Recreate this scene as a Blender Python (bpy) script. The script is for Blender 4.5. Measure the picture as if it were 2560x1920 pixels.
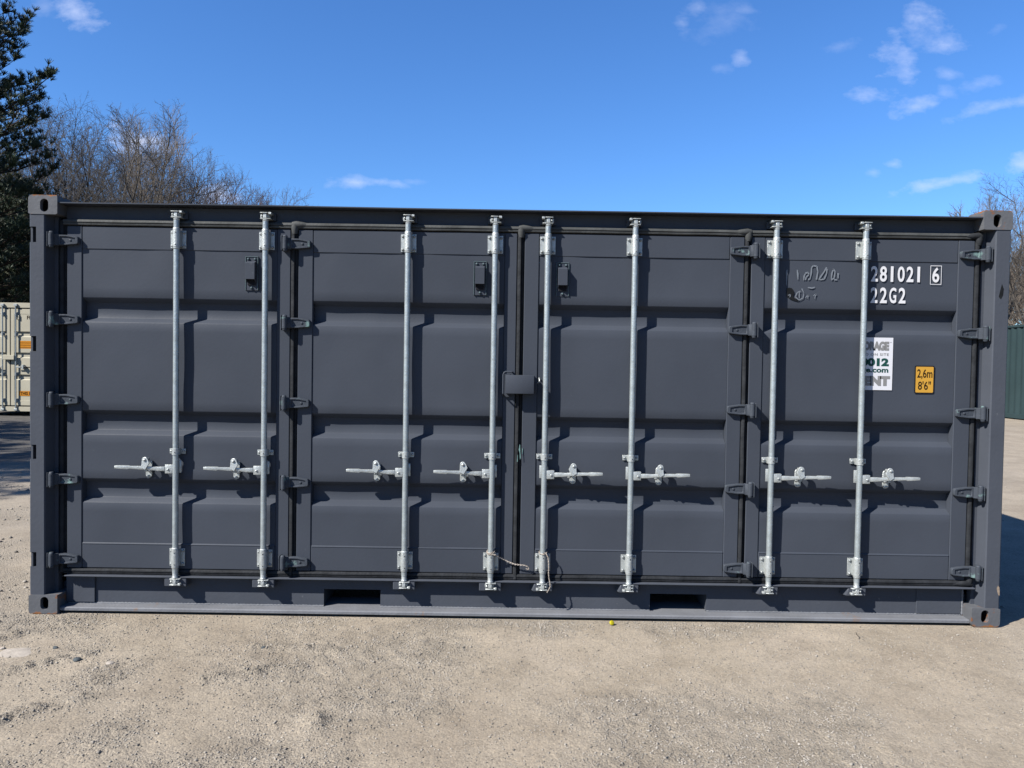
import bpy, bmesh, math, random
import numpy as np
from mathutils import Vector, Matrix, noise
PI = math.pi
R = math.radians
sc = bpy.context.scene
for o in list(bpy.data.objects): bpy.data.objects.remove(o)
col = sc.collection

# ------------------------------------------------------------------ camera
cd = bpy.data.cameras.new('camera'); cam = bpy.data.objects.new('camera', cd); col.objects.link(cam)
cam.location = (-0.06433, -4.75627, 1.60038)
cam.rotation_euler = (1.54436, -0.015573, -0.003787)
cd.sensor_width = 36; cd.lens = 36*1922.94/2560; cd.clip_start = .05; cd.clip_end = 3000
sc.camera = cam
# ------------------------------------------------------------------ light
LD = Vector((1.5, 1.0, -1.55)).normalized()          # the way the sunlight travels
EL = math.asin(-LD.z); AZ = math.atan2(-LD.x, -LD.y)
sd = bpy.data.lights.new('sun', 'SUN'); sun = bpy.data.objects.new('sun', sd); col.objects.link(sun)
sd.energy = 5.0; sd.angle = R(.5); sd.color = (1.0, .955, .89)
sun.rotation_euler = LD.to_track_quat('-Z', 'Y').to_euler(); sun.location = (-20, -14, 20)
sc.view_settings.view_transform = 'Standard'; sc.view_settings.look = 'None'
sc.view_settings.exposure = 1.5; sc.view_settings.gamma = 1
CLOUDS = [(-0.5618,0.4442,0.0279,0.0161,-35,0.55),(-0.6028,0.4461,0.0134,0.0134,-50,0.18),(-0.4847,0.2790,0.0300,0.0140,-10,1.15),(-0.5052,0.2825,0.0161,0.0096,0,0.8),(-0.3815,0.2103,0.0295,0.0118,0,0.9),(-0.2012,0.2302,0.0348,0.0059,-2,0.42),(-0.1676,0.2318,0.0321,0.0048,-6,0.4),(-0.1289,0.2324,0.0134,0.0037,0,0.2),(0.5244,0.4529,0.0204,0.0171,-20,0.42),(0.4950,0.4014,0.0257,0.0182,-50,0.45),(0.5518,0.4192,0.0279,0.0086,8,0.36),(0.5225,0.4299,0.0187,0.0161,0,0.3),(0.4632,0.3549,0.0257,0.0075,6,0.42),(0.5216,0.3406,0.0279,0.0086,14,0.45),(0.6169,0.3391,0.0429,0.0070,14,0.36),(0.5602,0.2437,0.0471,0.0064,14,0.5),(0.6580,0.2700,0.0225,0.0096,10,0.55),(0.4932,0.2658,0.0091,0.0059,0,0.35),(0.4691,0.2546,0.0107,0.0048,0,0.25),(0.5607,0.3826,0.0139,0.0059,-10,0.22),(0.5583,0.3596,0.0107,0.0064,0,0.22),(0.6004,0.3695,0.0225,0.0064,12,0.24),(0.6229,0.4408,0.0107,0.0054,25,0.16),(0.2362,0.4616,0.0096,0.0118,0,0.26),(0.2155,0.4429,0.0118,0.0075,-30,0.24),(0.2669,0.4459,0.0321,0.0214,0,0.14),(0.2949,0.4591,0.0118,0.0054,0,0.2),(0.2922,0.3980,0.0096,0.0080,0,0.32),(0.2657,0.3848,0.0118,0.0054,0,0.16),(0.4202,0.4154,0.0193,0.0064,8,0.16)]
w = bpy.data.worlds.new('World'); sc.world = w; w.use_nodes = True
nt = w.node_tree; N = nt.nodes; L = nt.links
bg = N['Background']
sky = N.new('ShaderNodeTexSky'); sky.sky_type = 'NISHITA'; sky.sun_disc = False
sky.sun_elevation = EL; sky.sun_rotation = AZ; sky.altitude = 0
sky.air_density = 1.0; sky.dust_density = 0.3; sky.ozone_density = 2.5
def mth(op, a, b=None, c=None, cl=False):
    n = N.new('ShaderNodeMath'); n.operation = op; n.use_clamp = cl
    for i, v in enumerate((a, b, c)):
        if v is None: continue
        if isinstance(v, (int, float)): n.inputs[i].default_value = v
        else: L.new(v, n.inputs[i])
    return n.outputs[0]
hs = N.new('ShaderNodeHueSaturation'); L.new(sky.outputs[0], hs.inputs['Color'])
hs.inputs['Saturation'].default_value = 1.12; hs.inputs['Value'].default_value = 1.0
tint = N.new('ShaderNodeMix'); tint.data_type = 'RGBA'; tint.blend_type = 'MULTIPLY'; tint.inputs[0].default_value = 1
tint.inputs[7].default_value = (.66, .97, 1.36, 1); L.new(hs.outputs[0], tint.inputs[6])
tc = N.new('ShaderNodeTexCoord'); sp = N.new('ShaderNodeSeparateXYZ'); L.new(tc.outputs['Generated'], sp.inputs[0])
ysafe = mth('MAXIMUM', sp.outputs[1], .02)
qx = mth('DIVIDE', sp.outputs[0], ysafe); qz = mth('DIVIDE', sp.outputs[2], ysafe)
cn = N.new('ShaderNodeTexNoise'); cn.inputs['Scale'].default_value = 1; cn.inputs['Detail'].default_value = 7; cn.inputs['Roughness'].default_value = .62
cmb = N.new('ShaderNodeCombineXYZ'); L.new(mth('MULTIPLY', qx, 26), cmb.inputs[0]); L.new(mth('MULTIPLY', qz, 44), cmb.inputs[1]); L.new(cmb.outputs[0], cn.inputs['Vector'])
nz = cn.outputs['Fac']
tot = None
for cx, cz, rx, rz, a, s in CLOUDS:
    ca, sa = math.cos(R(a)), math.sin(R(a))
    dx = mth('SUBTRACT', qx, cx); dz = mth('SUBTRACT', qz, cz)
    u = mth('ADD', mth('MULTIPLY', dx, ca/rx/1.5), mth('MULTIPLY', dz, sa/rx/1.5))
    v = mth('ADD', mth('MULTIPLY', dx, -sa/rz/1.5), mth('MULTIPLY', dz, ca/rz/1.5))
    d = mth('SQRT', mth('ADD', mth('MULTIPLY', u, u), mth('MULTIPLY', v, v)))
    f = mth('MULTIPLY', mth('SUBTRACT', .95, mth('ADD', d, mth('MULTIPLY', mth('SUBTRACT', nz, .5), -2.9))), .75, cl=True)
    f = mth('MULTIPLY', f, s)
    tot = f if tot is None else mth('MAXIMUM', tot, f)
cl = mth('MULTIPLY', tot, mth('GREATER_THAN', sp.outputs[1], .05), cl=True)
cm = N.new('ShaderNodeMix'); cm.data_type = 'RGBA'; L.new(cl, cm.inputs[0]); L.new(tint.outputs[2], cm.inputs[6])
cm.inputs[7].default_value = (6.0, 6.6, 8.6, 1)
L.new(cm.outputs[2], bg.inputs[0]); bg.inputs[1].default_value = .05

# ------------------------------------------------------------------ materials
KA = .38      # the camera is exposed for a bright noon yard: base colours are kept at their real, lower values
def mat(name, base, rough=.5, metal=0, var=.0, vscale=3, bump=0, bscale=40, spec=.07, rust=None, dirt=None):
    m = bpy.data.materials.new(name); m.use_nodes = True
    n = m.node_tree.nodes; l = m.node_tree.links; b = n['Principled BSDF']
    ka = 1 if metal else KA; base = tuple(c*ka for c in base); rust = [(tuple(c*ka for c in q[0]),)+q[1:] for q in (rust or [])]
    b.inputs['Roughness'].default_value = rough; b.inputs['Metallic'].default_value = metal
    b.inputs['Specular IOR Level'].default_value = spec
    b.inputs['Base Color'].default_value = (*base, 1)
    tcn = n.new('ShaderNodeTexCoord'); src = tcn.outputs['Object']
    cur = None
    def tex(s, det=5, r=.55):
        t = n.new('ShaderNodeTexNoise'); t.inputs['Scale'].default_value = s; t.inputs['Detail'].default_value = det; t.inputs['Roughness'].default_value = r
        l.new(src, t.inputs['Vector']); return t.outputs['Fac']
    if var:
        mr = n.new('ShaderNodeMapRange'); l.new(tex(vscale), mr.inputs[0]); mr.inputs[1].default_value = .3; mr.inputs[2].default_value = .7
        mr.inputs[3].default_value = 1-var; mr.inputs[4].default_value = 1+var
        mx = n.new('ShaderNodeMix'); mx.data_type = 'RGBA'; mx.blend_type = 'MULTIPLY'; mx.inputs[0].default_value = 1
        mx.inputs[6].default_value = (*base, 1); l.new(mr.outputs[0], mx.inputs[7]); cur = mx.outputs[2]
        rr = n.new('ShaderNodeMapRange'); l.new(tex(vscale*2.3), rr.inputs[0]); rr.inputs[3].default_value = rough-.08; rr.inputs[4].default_value = rough+.1
        l.new(rr.outputs[0], b.inputs['Roughness'])
    for spc in (rust or []):                    # (colour, noise scale, low, high)
        c, s, lo, hi = spc
        mr = n.new('ShaderNodeMapRange'); l.new(tex(s, 6, .6), mr.inputs[0]); mr.inputs[1].default_value = lo; mr.inputs[2].default_value = hi
        mx = n.new('ShaderNodeMix'); mx.data_type = 'RGBA'; l.new(mr.outputs[0], mx.inputs[0])
        if cur is None: mx.inputs[6].default_value = (*base, 1)
        else: l.new(cur, mx.inputs[6])
        mx.inputs[7].default_value = (*c, 1); cur = mx.outputs[2]
    if cur is not None: l.new(cur, b.inputs['Base Color'])
    if bump:
        bp = n.new('ShaderNodeBump'); bp.inputs['Strength'].default_value = bump; bp.inputs['Distance'].default_value = .01
        l.new(tex(bscale), bp.inputs['Height']); l.new(bp.outputs[0], b.inputs['Normal'])
    return m
GREY = (.080, .092, .117)
M = {}
M['paint'] = mat('grey_paint', GREY, .48, var=.09, vscale=1.3, bump=.06, bscale=60, rust=[((.12, .135, .16), 14, .70, .80), ((.19, .2, .22), 130, .74, .80)])
M['cast'] = mat('casting_paint', (.17, .178, .195), .55, var=.12, vscale=7, bump=.2, bscale=50, rust=[((.30, .13, .06), 16, .60, .68)])
M['frame'] = mat('frame_paint', (.100, .112, .138), .5, var=.08, vscale=3, bump=.12, bscale=45, rust=[((.2, .21, .23), 25, .69, .76), ((.22, .12, .07), 9, .72, .77)])
M['sill'] = mat('sill_paint', (.25, .26, .285), .5, var=.12, vscale=6, bump=.25, bscale=70, rust=[((.33, .2, .12), 4, .64, .70)])
M['hinge'] = mat('hinge_paint', (.080, .093, .115), .5, var=.1, vscale=20, bump=.2, bscale=90, rust=[((.22, .34, .33), 13, .60, .68)])
M['teal'] = mat('primer_teal', (.17, .25, .26), .5, var=.15, vscale=20, bump=.1, bscale=90)
M['zinc'] = mat('galvanised_steel', (.25, .278, .285), .34, .55, var=.13, vscale=22, bump=.25, bscale=120)
M['zinc2'] = mat('bright_zinc', (.275, .292, .288), .38, .45, var=.14, vscale=45, bump=.3, bscale=160)
M['bolt'] = mat('dull_bolt', (.15, .16, .165), .5, .3, var=.2, vscale=60)
M['hole'] = mat('bolt_recess', (.02, .02, .025), .8)
M['rub'] = mat('black_rubber', (.036, .039, .044), .6, var=.35, vscale=14, bump=.3, bscale=60)
M['rub2'] = mat('dusty_rubber', (.10, .105, .105), .6, var=.25, vscale=9, bump=.25, bscale=50)
M['white'] = mat('white_vinyl', (1.0, 1.0, 1.02), .4, var=.03)
M['stw'] = mat('white_sticker', (.98, .99, 1.04), .35, var=.03)
M['stg'] = mat('sticker_grey_print', (.33, .33, .33), .5)
M['stt'] = mat('sticker_green_print', (.02, .10, .085), .5)
M['yel'] = mat('yellow_sticker', (.85, .46, .07), .4, var=.04)
M['brown'] = mat('dark_brown_print', (.035, .02, .01), .5)
_m = M['cast'].node_tree; _n, _l = _m.nodes, _m.links; _b = _n['Principled BSDF']; _src = _b.inputs['Base Color'].links[0].from_socket
_tc = _n.new('ShaderNodeTexCoord'); _s = _n.new('ShaderNodeSeparateXYZ'); _l.new(_tc.outputs['Object'], _s.inputs[0])
_z1 = _n.new('ShaderNodeMapRange'); _l.new(_s.outputs[2], _z1.inputs[0]); _z1.inputs[1].default_value = 2.576; _z1.inputs[2].default_value = 2.590
_z0 = _n.new('ShaderNodeMapRange'); _l.new(_s.outputs[2], _z0.inputs[0]); _z0.inputs[1].default_value = .022; _z0.inputs[2].default_value = .0
_mx = _n.new('ShaderNodeMath'); _mx.operation = 'MAXIMUM'; _l.new(_z1.outputs[0], _mx.inputs[0]); _l.new(_z0.outputs[0], _mx.inputs[1])
_t = _n.new('ShaderNodeTexNoise'); _t.inputs['Scale'].default_value = 22; _t.inputs['Detail'].default_value = 6; _l.new(_tc.outputs['Object'], _t.inputs[0])
_ad = _n.new('ShaderNodeMath'); _ad.operation = 'MULTIPLY_ADD'; _l.new(_mx.outputs[0], _ad.inputs[0]); _ad.inputs[1].default_value = .26; _l.new(_t.outputs[0], _ad.inputs[2])
_r = _n.new('ShaderNodeMapRange'); _l.new(_ad.outputs[0], _r.inputs[0]); _r.inputs[1].default_value = .66; _r.inputs[2].default_value = .78
_mm = _n.new('ShaderNodeMix'); _mm.data_type = 'RGBA'; _l.new(_r.outputs[0], _mm.inputs[0]); _l.new(_src, _mm.inputs[6]); _mm.inputs[7].default_value = (.15, .062, .022, 1); _l.new(_mm.outputs[2], _b.inputs['Base Color'])
M['chip'] = mat('bare_tan_chip', (.42, .33, .25), .7, var=.2, vscale=60)
M['ghost'] = mat('peeled_lettering', (.26, .29, .33), .5)
M['smudge'] = mat('black_smudge', (.018, .02, .022), .6, var=.4, vscale=30)
M['teal_scuff'] = mat('teal_scuff', (.2, .34, .33), .6, var=.3, vscale=60)
M['rope'] = mat('frayed_rope', (.62, .55, .48), .9, var=.3, vscale=90, bump=.8, bscale=200)
M['cream'] = mat('cream_paint', (.66, .62, .49), .5, var=.06, vscale=2)
M['cdark'] = mat('cream_gasket', (.05, .05, .045), .7)
M['orange'] = mat('orange_sticker', (.75, .30, .03), .5, var=.08, vscale=20)
M['green'] = mat('green_paint', (.045, .075, .080), .45, var=.12, vscale=1.2)
M['wood'] = mat('timber_block', (.3, .24, .17), .8, var=.2, vscale=8)
M['bark'] = mat('bare_bark', (.17, .15, .13), .9, var=.3, vscale=2, bump=.4, bscale=12)
M['twig'] = mat('bare_twigs', (.145, .134, .125), .9, var=.3, vscale=.5)
M['twig2'] = mat('reddish_twigs', (.17, .130, .122), .9, var=.3, vscale=.5)
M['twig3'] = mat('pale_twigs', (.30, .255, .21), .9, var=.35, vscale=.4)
M['pbark'] = mat('pine_bark', (.07, .055, .045), .95, var=.3, vscale=2)
M['needle'] = mat('pine_needles', (.040, .070, .034), .6, var=.5, vscale=.9, spec=.3)
M['needle2'] = mat('yellow_green_needles', (.085, .10, .035), .6, var=.5, vscale=.9, spec=.3)
M['stone'] = mat('crushed_stone', (.47, .43, .375), .85, var=.5, vscale=9, bump=.4, bscale=90)
M['dstone'] = mat('blue_grey_stone', (.13, .15, .16), .8, var=.25, vscale=30, bump=.4, bscale=90)
M['pstone'] = mat('pale_stone', (.60, .54, .47), .85, var=.15, vscale=20, bump=.4, bscale=50)
M['bright'] = mat('yellow_plastic', (.72, .62, .03), .45, var=.1, vscale=60)

# ------------------------------------------------------------------ helpers
def link(name, me, parent=None, loc=None, smooth=35):
    o = bpy.data.objects.new(name, me); col.objects.link(o)
    if parent: o.parent = parent
    if loc: o.location = loc
    return o
def finish(me, ang=35):
    me.polygons.foreach_set('use_smooth', [True]*len(me.polygons))
    me.set_sharp_from_angle(angle=R(ang)); me.update(); return me
def tag(o, label=None, cat=None, group=None, kind=None):
    if label: o['label'] = label
    if cat: o['category'] = cat
    if group: o['group'] = group
    if kind: o['kind'] = kind
    return o
def empty(name, loc, label, cat, group=None, rz=0):
    o = bpy.data.objects.new(name, None); col.objects.link(o); o.location = loc; o.rotation_euler.z = rz
    o.empty_display_size = .3
    return tag(o, label, cat, group)
class MB:
    def __init__(s): s.v = []; s.f = []; s.m = []
    def add(s, vs, fs, mi=0):
        k = len(s.v); s.v += [tuple(p) for p in vs]; s.f += [tuple(i+k for i in f) for f in fs]; s.m += [mi]*len(fs)
    def box(s, x0, x1, y0, y1, z0, z1, mi=0, skip=''):
        vs = [(x0,y0,z0),(x1,y0,z0),(x1,y1,z0),(x0,y1,z0),(x0,y0,z1),(x1,y0,z1),(x1,y1,z1),(x0,y1,z1)]
        s.add(vs, [(0,1,5,4),(1,2,6,5),(2,3,7,6),(3,0,4,7),(4,5,6,7),(3,2,1,0)], mi)
    def prism(s, poly, vec, mi=0, caps=True):
        """poly: 3D points, swept along vec"""
        n = len(poly); vec = Vector(vec)
        vs = [Vector(p) for p in poly] + [Vector(p)+vec for p in poly]
        fs = [(i, (i+1) % n, n+(i+1) % n, n+i) for i in range(n)]
        if caps: fs += [tuple(range(n-1, -1, -1)), tuple(range(n, 2*n))]
        s.add(vs, fs, mi)
    def tube(s, pts, rad, n=8, mi=0, caps=True):
        pts = [Vector(p) for p in pts]
        if isinstance(rad, (int, float)): rad = [rad]*len(pts)
        rings = []
        for i, p in enumerate(pts):
            t = (pts[min(i+1, len(pts)-1)]-pts[max(i-1, 0)])
            if t.length < 1e-9: t = (pts[1]-pts[0]) if i == 0 else pts[-1]-pts[0]
            t.normalize()
            a = Vector((0, 1, 0)) if abs(t.y) < .9 else Vector((1, 0, 0))
            b = t.cross(a).normalized(); c = b.cross(t)
            rings.append([p+(b*math.cos(2*PI*k/n)+c*math.sin(2*PI*k/n))*rad[i] for k in range(n)])
        vs = [q for r in rings for q in r]; fs = []
        for i in range(len(pts)-1):
            for k in range(n):
                fs.append((i*n+k, i*n+(k+1) % n, (i+1)*n+(k+1) % n, (i+1)*n+k))
        if caps: fs += [tuple(range(n)), tuple(range((len(pts)-1)*n+n-1, (len(pts)-1)*n-1, -1))]
        s.add(vs, fs, mi)
    def dome(s, c, r, axis=(0, -1, 0), h=None, n=8, mi=0):
        """bolt head: low dome on an axis"""
        h = h or r*.8; ax = Vector(axis).normalized(); c = Vector(c)
        s.tube([c, c+ax*h*.55, c+ax*h*.9, c+ax*h], [r, r*.95, r*.6, r*.12], n, mi)
    def build(s, name, mats, parent=None, bev=0, seg=1, ang=35, loc=None):
        me = bpy.data.meshes.new(name); me.from_pydata(s.v, [], s.f)
        if not isinstance(mats, (list, tuple)): mats = [mats]
        for m in mats: me.materials.append(M[m])
        me.polygons.foreach_set('material_index', s.m)
        bm = bmesh.new(); bm.from_mesh(me)
        bmesh.ops.recalc_face_normals(bm, faces=bm.faces)
        if bev:
            es = [e for e in bm.edges if len(e.link_faces) == 2 and e.calc_face_angle(0) > R(28)]
            bmesh.ops.bevel(bm, geom=es, offset=bev, segments=seg, profile=.5, affect='EDGES', clamp_overlap=True)
        bm.to_mesh(me); bm.free()
        finish(me, ang)
        return link(name, me, parent, loc)
def copy_part(o, parent, loc=None):
    c = o.copy(); col.objects.link(c); c.parent = parent
    if loc is not None: c.location = loc
    return c
def children(o): return list(o.children)
def copy_tree(o, parent=None, loc=None):
    c = o.copy(); col.objects.link(c); c.parent = parent
    if loc is not None: c.location = loc
    for ch in list(o.children): copy_tree(ch, c)
    return c
_fc = {}
def text_geo(txt, x0, x1, z0, z1, y, bold=0.0, mono=False, space=1.0):
    """glyph outlines as flat faces fitted into x0..x1, z0..z1 on the plane y, facing -y"""
    cu = bpy.data.curves.new('t', 'FONT'); cu.body = txt; cu.size = 1; cu.offset = bold; cu.space_character = space; cu.resolution_u = 4
    ob = bpy.data.objects.new('t', cu); col.objects.link(ob)
    dg = bpy.context.evaluated_depsgraph_get(); dg.update()
    me = ob.evaluated_get(dg).to_mesh()
    vs = [v.co.copy() for v in me.vertices]; fs = [tuple(p.vertices) for p in me.polygons]
    ob.evaluated_get(dg).to_mesh_clear(); bpy.data.objects.remove(ob); bpy.data.curves.remove(cu)
    ax, bx = min(v.x for v in vs), max(v.x for v in vs); ay, by = min(v.y for v in vs), max(v.y for v in vs)
    return [(x0+(v.x-ax)/(bx-ax)*(x1-x0), y, z0+(v.y-ay)/(by-ay)*(z1-z0)) for v in vs], fs

# ------------------------------------------------------------------ ground
def vnoise(X, Y, s, seed):
    """smooth value noise in 0..1"""
    x = X/s+1000.3; y = Y/s+1000.7
    xi = np.floor(x).astype(np.int64); yi = np.floor(y).astype(np.int64); fx = x-xi; fy = y-yi
    fx = fx*fx*(3-2*fx); fy = fy*fy*(3-2*fy)
    def h(a, b):
        n = (a*374761393+b*668265263+seed*974711) & 0xffffffff
        n = ((n ^ (n >> 13))*1274126177) & 0xffffffff
        return ((n ^ (n >> 16)) & 0xffff)/65535.
    return (h(xi, yi)*(1-fx)+h(xi+1, yi)*fx)*(1-fy)+(h(xi, yi+1)*(1-fx)+h(xi+1, yi+1)*fx)*fy
def sst(a, b, x): t = np.clip((x-a)/(b-a), 0, 1); return t*t*(3-2*t)
def rough_mask(X, Y):
    """1 where the crushed stone is loose, 0 where it is packed flat"""
    m = vnoise(X, Y, .9, 3)*.55+vnoise(X, Y, .33, 4)*.45
    m = sst(.42, .68, m + .14*sst(.5, -3.2, X) - .20*sst(.6, 2.4, X))
    return m
def seg_d(X, Y, a, b):
    t = np.clip(((X-a[0])*(b[0]-a[0])+(Y-a[1])*(b[1]-a[1]))/((b[0]-a[0])**2+(b[1]-a[1])**2), 0, 1)
    return np.hypot(X-a[0]-t*(b[0]-a[0]), Y-a[1]-t*(b[1]-a[1]))
RIDGES = [((-2.62, -.03), (-2.80, -.33), .050), ((-2.80, -.33), (-3.05, -.62), .060), ((-2.30, -.62), (-2.62, -.95), .055), ((-1.45, -.50), (-1.00, -.56), .045), ((-1.55, -.95), (-1.15, -.80), .05), ((-2.05, -1.2), (-2.3, -1.45), .07), ((-.90, -1.36), (-.86, -1.50), .045)]
def churn(X, Y):
    m = X*0
    for a, b, w_ in RIDGES: m = np.maximum(m, np.exp(-(seg_d(X, Y, a, b)/w_)**2))
    return m*(.35+.9*vnoise(X, Y, .11, 22))
def ground_h(X, Y):
    near = 1-sst(3, 9, np.hypot(X, Y+1))
    z = .018*(vnoise(X, Y, 1.6, 11)-.5)+.010*(vnoise(X, Y, .45, 12)-.5)
    rm = rough_mask(X, Y)
    z = z + near*(.3+.7*rm)*(.011*(vnoise(X, Y, .075, 13)-.5)+.007*(vnoise(X, Y, .034, 14)-.5))
    # churned ridge that starts at the left corner casting, and a shallow scrape in the foreground
    cm_ = churn(X, Y)
    z = z + cm_*(.010+.030*(vnoise(X, Y, .05, 21)-.3)+.016*(vnoise(X, Y, .024, 23)-.5))
    d2 = np.hypot((X+1.06)/.22, (Y+1.53)/.13)
    z = z - .020*np.exp(-d2**2)
    far = sst(1.5, 8, Y)*(1-sst(12, 20, Y))
    z = z + far*.05*(vnoise(X, Y*1.6, 1.1, 31)-.45)
    # the ground is held level under and right in front of the container
    flat = np.clip(1-np.maximum(np.abs(X)-3.2, 0)/.4, 0, 1)*np.clip(1-np.maximum(np.abs(Y-1.2)-1.25, 0)/.12, 0, 1)
    z = z*(1-flat)-.004*flat
    z = z + .15*sst(8, 15, Y)*sst(6, 12, X)
    # wooded bank far behind
    z = z + 4.5*sst(48, 95, Y) + 3*sst(80, 200, Y)
    return z
def axis(lo, hi, step, far, ratio=1.13):
    a = list(np.arange(lo, hi, step)); s = step; x = a[-1]; right = []
    while x < far: s = min(s*ratio, 22); x += s; right.append(x)
    s = step; x = a[0]; left = []
    while x > -far: s = min(s*ratio, 22); x -= s; left.append(x)
    return np.array(left[::-1]+a+right)
gx = axis(-3.6, 3.6, .0145, 420, 1.10); gy = axis(-1.85, .12, .0145, 420, 1.10)
X, Y = np.meshgrid(gx, gy); Z = ground_h(X, Y)
nx, ny = len(gx), len(gy)
me = bpy.data.meshes.new('ground')
co = np.stack([X.ravel(), Y.ravel(), Z.ravel()], 1).astype(np.float32)
i = np.arange((ny-1)*(nx-1)); r_, c_ = i//(nx-1), i % (nx-1); a = r_*nx+c_
fa = np.stack([a, a+1, a+nx+1, a+nx], 1).astype(np.int32)
me.vertices.add(len(co)); me.vertices.foreach_set('co', co.ravel())
me.loops.add(fa.size); me.loops.foreach_set('vertex_index', fa.ravel())
me.polygons.add(len(fa)); me.polygons.foreach_set('loop_start', np.arange(0, fa.size, 4, dtype=np.int32)); me.polygons.foreach_set('loop_total', np.full(len(fa), 4, dtype=np.int32))
me.update(); me.polygons.foreach_set('use_smooth', [True]*len(fa))
att = me.attributes.new('loose', 'FLOAT', 'POINT'); att.data.foreach_set('value', np.clip(rough_mask(X, Y)+churn(X, Y)*1.1, 0, 1.6).ravel().astype(np.float32))
# where the yard is darker at the far left and where it turns to woodland floor
att = me.attributes.new('dark_yard', 'FLOAT', 'POINT')
dark_m = sst(5.2, 7.2, Y+1.5*(vnoise(X, Y, 2.2, 41)-.5))*sst(-3.0, -5.0, X)
att.data.foreach_set('value', dark_m.ravel().astype(np.float32))
att = me.attributes.new('woods', 'FLOAT', 'POINT'); att.data.foreach_set('value', np.maximum(sst(24, 30, Y), sst(40, 60, np.abs(X))).ravel().astype(np.float32))
g = bpy.data.materials.new('yard_gravel'); g.use_nodes = True; n = g.node_tree.nodes; l = g.node_tree.links; b = n['Principled BSDF']
b.inputs['Roughness'].default_value = .92; b.inputs['Specular IOR Level'].default_value = .25
tcn = n.new('ShaderNodeTexCoord')
def gt(s, det=4, r=.6, off=0):
    t = n.new('ShaderNodeTexNoise'); t.inputs['Scale'].default_value = s; t.inputs['Detail'].default_value = det; t.inputs['Roughness'].default_value = r
    mp = n.new('ShaderNodeMapping'); mp.inputs['Location'].default_value = (off, off, 0); l.new(tcn.outputs['Object'], mp.inputs[0]); l.new(mp.outputs[0], t.inputs[0]); return t.outputs['Fac']
def ramp(x, st):
    c = n.new('ShaderNodeValToRGB'); c.color_ramp.elements[0].position = st[0][0]; c.color_ramp.elements[0].color = (*st[0][1], 1)
    c.color_ramp.elements[1].position = st[-1][0]; c.color_ramp.elements[1].color = (*st[-1][1], 1)
    for p, cc in st[1:-1]: e = c.color_ramp.elements.new(p); e.color = (*cc, 1)
    l.new(x, c.inputs[0]); return c.outputs[0]
def gmix(f, a, bb, mode='MIX'):
    m = n.new('ShaderNodeMix'); m.data_type = 'RGBA'; m.blend_type = mode
    if isinstance(f, float): m.inputs[0].default_value = f
    else: l.new(f, m.inputs[0])
    for k, v in ((6, a), (7, bb)):
        if isinstance(v, tuple): m.inputs[k].default_value = (*v, 1)
        else: l.new(v, m.inputs[k])
    return m.outputs[2]
def at(nm):
    t = n.new('ShaderNodeAttribute'); t.attribute_name = nm; return t.outputs['Fac']
def gm(op, a, bb):
    t = n.new('ShaderNodeMath'); t.operation = op
    for k, v in ((0, a), (1, bb)):
        if isinstance(v, (int, float)): t.inputs[k].default_value = v
        else: l.new(v, t.inputs[k])
    return t.outputs[0]
base = ramp(gt(.9, 5), [(.3, (.40, .345, .285)), (.5, (.47, .415, .345)), (.72, (.53, .47, .40))])
base = gmix(at('loose'), base, (.45, .402, .342))
grain = ramp(gt(170, 3, .8), [(.30, (.50, .48, .46)), (.46, (.93, .93, .93)), (.60, (1.05, 1.04, 1.02)), (.74, (1.45, 1.42, 1.38))])
base = gmix(.75, base, grain, 'MULTIPLY')
vor = n.new('ShaderNodeTexVoronoi'); vor.inputs['Scale'].default_value = 95; l.new(tcn.outputs['Object'], vor.inputs['Vector'])
stn = ramp(vor.outputs['Color'], [(.1, (.78, .77, .76)), (.5, (1, 1, 1)), (.9, (1.18, 1.15, 1.1))])
base = gmix(.8, base, stn, 'MULTIPLY')
blot = ramp(gt(3.1, 4, .6, 7), [(.36, (.86, .85, .84)), (.55, (1, 1, 1)), (.7, (1.06, 1.05, 1.04))])
base = gmix(1.0, base, blot, 'MULTIPLY')
dark_col = ramp(gt(4, 6, .75, 3), [(.3, (.07, .067, .065)), (.55, (.125, .118, .112)), (.75, (.26, .24, .215))])
base = gmix(at('dark_yard'), base, dark_col)
wcol = ramp(gt(1.5, 6, .7, 5), [(.3, (.06, .05, .035)), (.6, (.16, .12, .08)), (.8, (.22, .17, .11))])
base = gmix(at('woods'), base, wcol)
base = gmix(1.0, base, (.405, .398, .378), 'MULTIPLY')
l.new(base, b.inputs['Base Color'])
h1 = gt(120, 4, .75, 1); h2 = gt(38, 3, .6, 2)
vd = gm('MULTIPLY', vor.outputs['Distance'], -.6)
hh = gm('ADD', gm('MULTIPLY', h1, .6), gm('ADD', gm('MULTIPLY', h2, .5), vd))
bp_ = n.new('ShaderNodeBump'); bp_.inputs['Distance'].default_value = .012
st_ = gm('ADD', gm('MULTIPLY', at('loose'), .40), .35); l.new(st_, bp_.inputs['Strength']); l.new(hh, bp_.inputs['Height']); l.new(bp_.outputs[0], b.inputs['Normal'])
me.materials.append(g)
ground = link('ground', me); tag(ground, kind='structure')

# ------------------------------------------------------------------ main container
C = empty('shipping_container', (0, 0, 0), 'dark grey open-side shipping container with four bi-fold doors and galvanised lock rods', 'shipping container')
YD = .070; YP = .076; YB = .122
ZT, ZF1, ZF0, ZB = 2.415, 2.274, .427, .273

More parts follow.
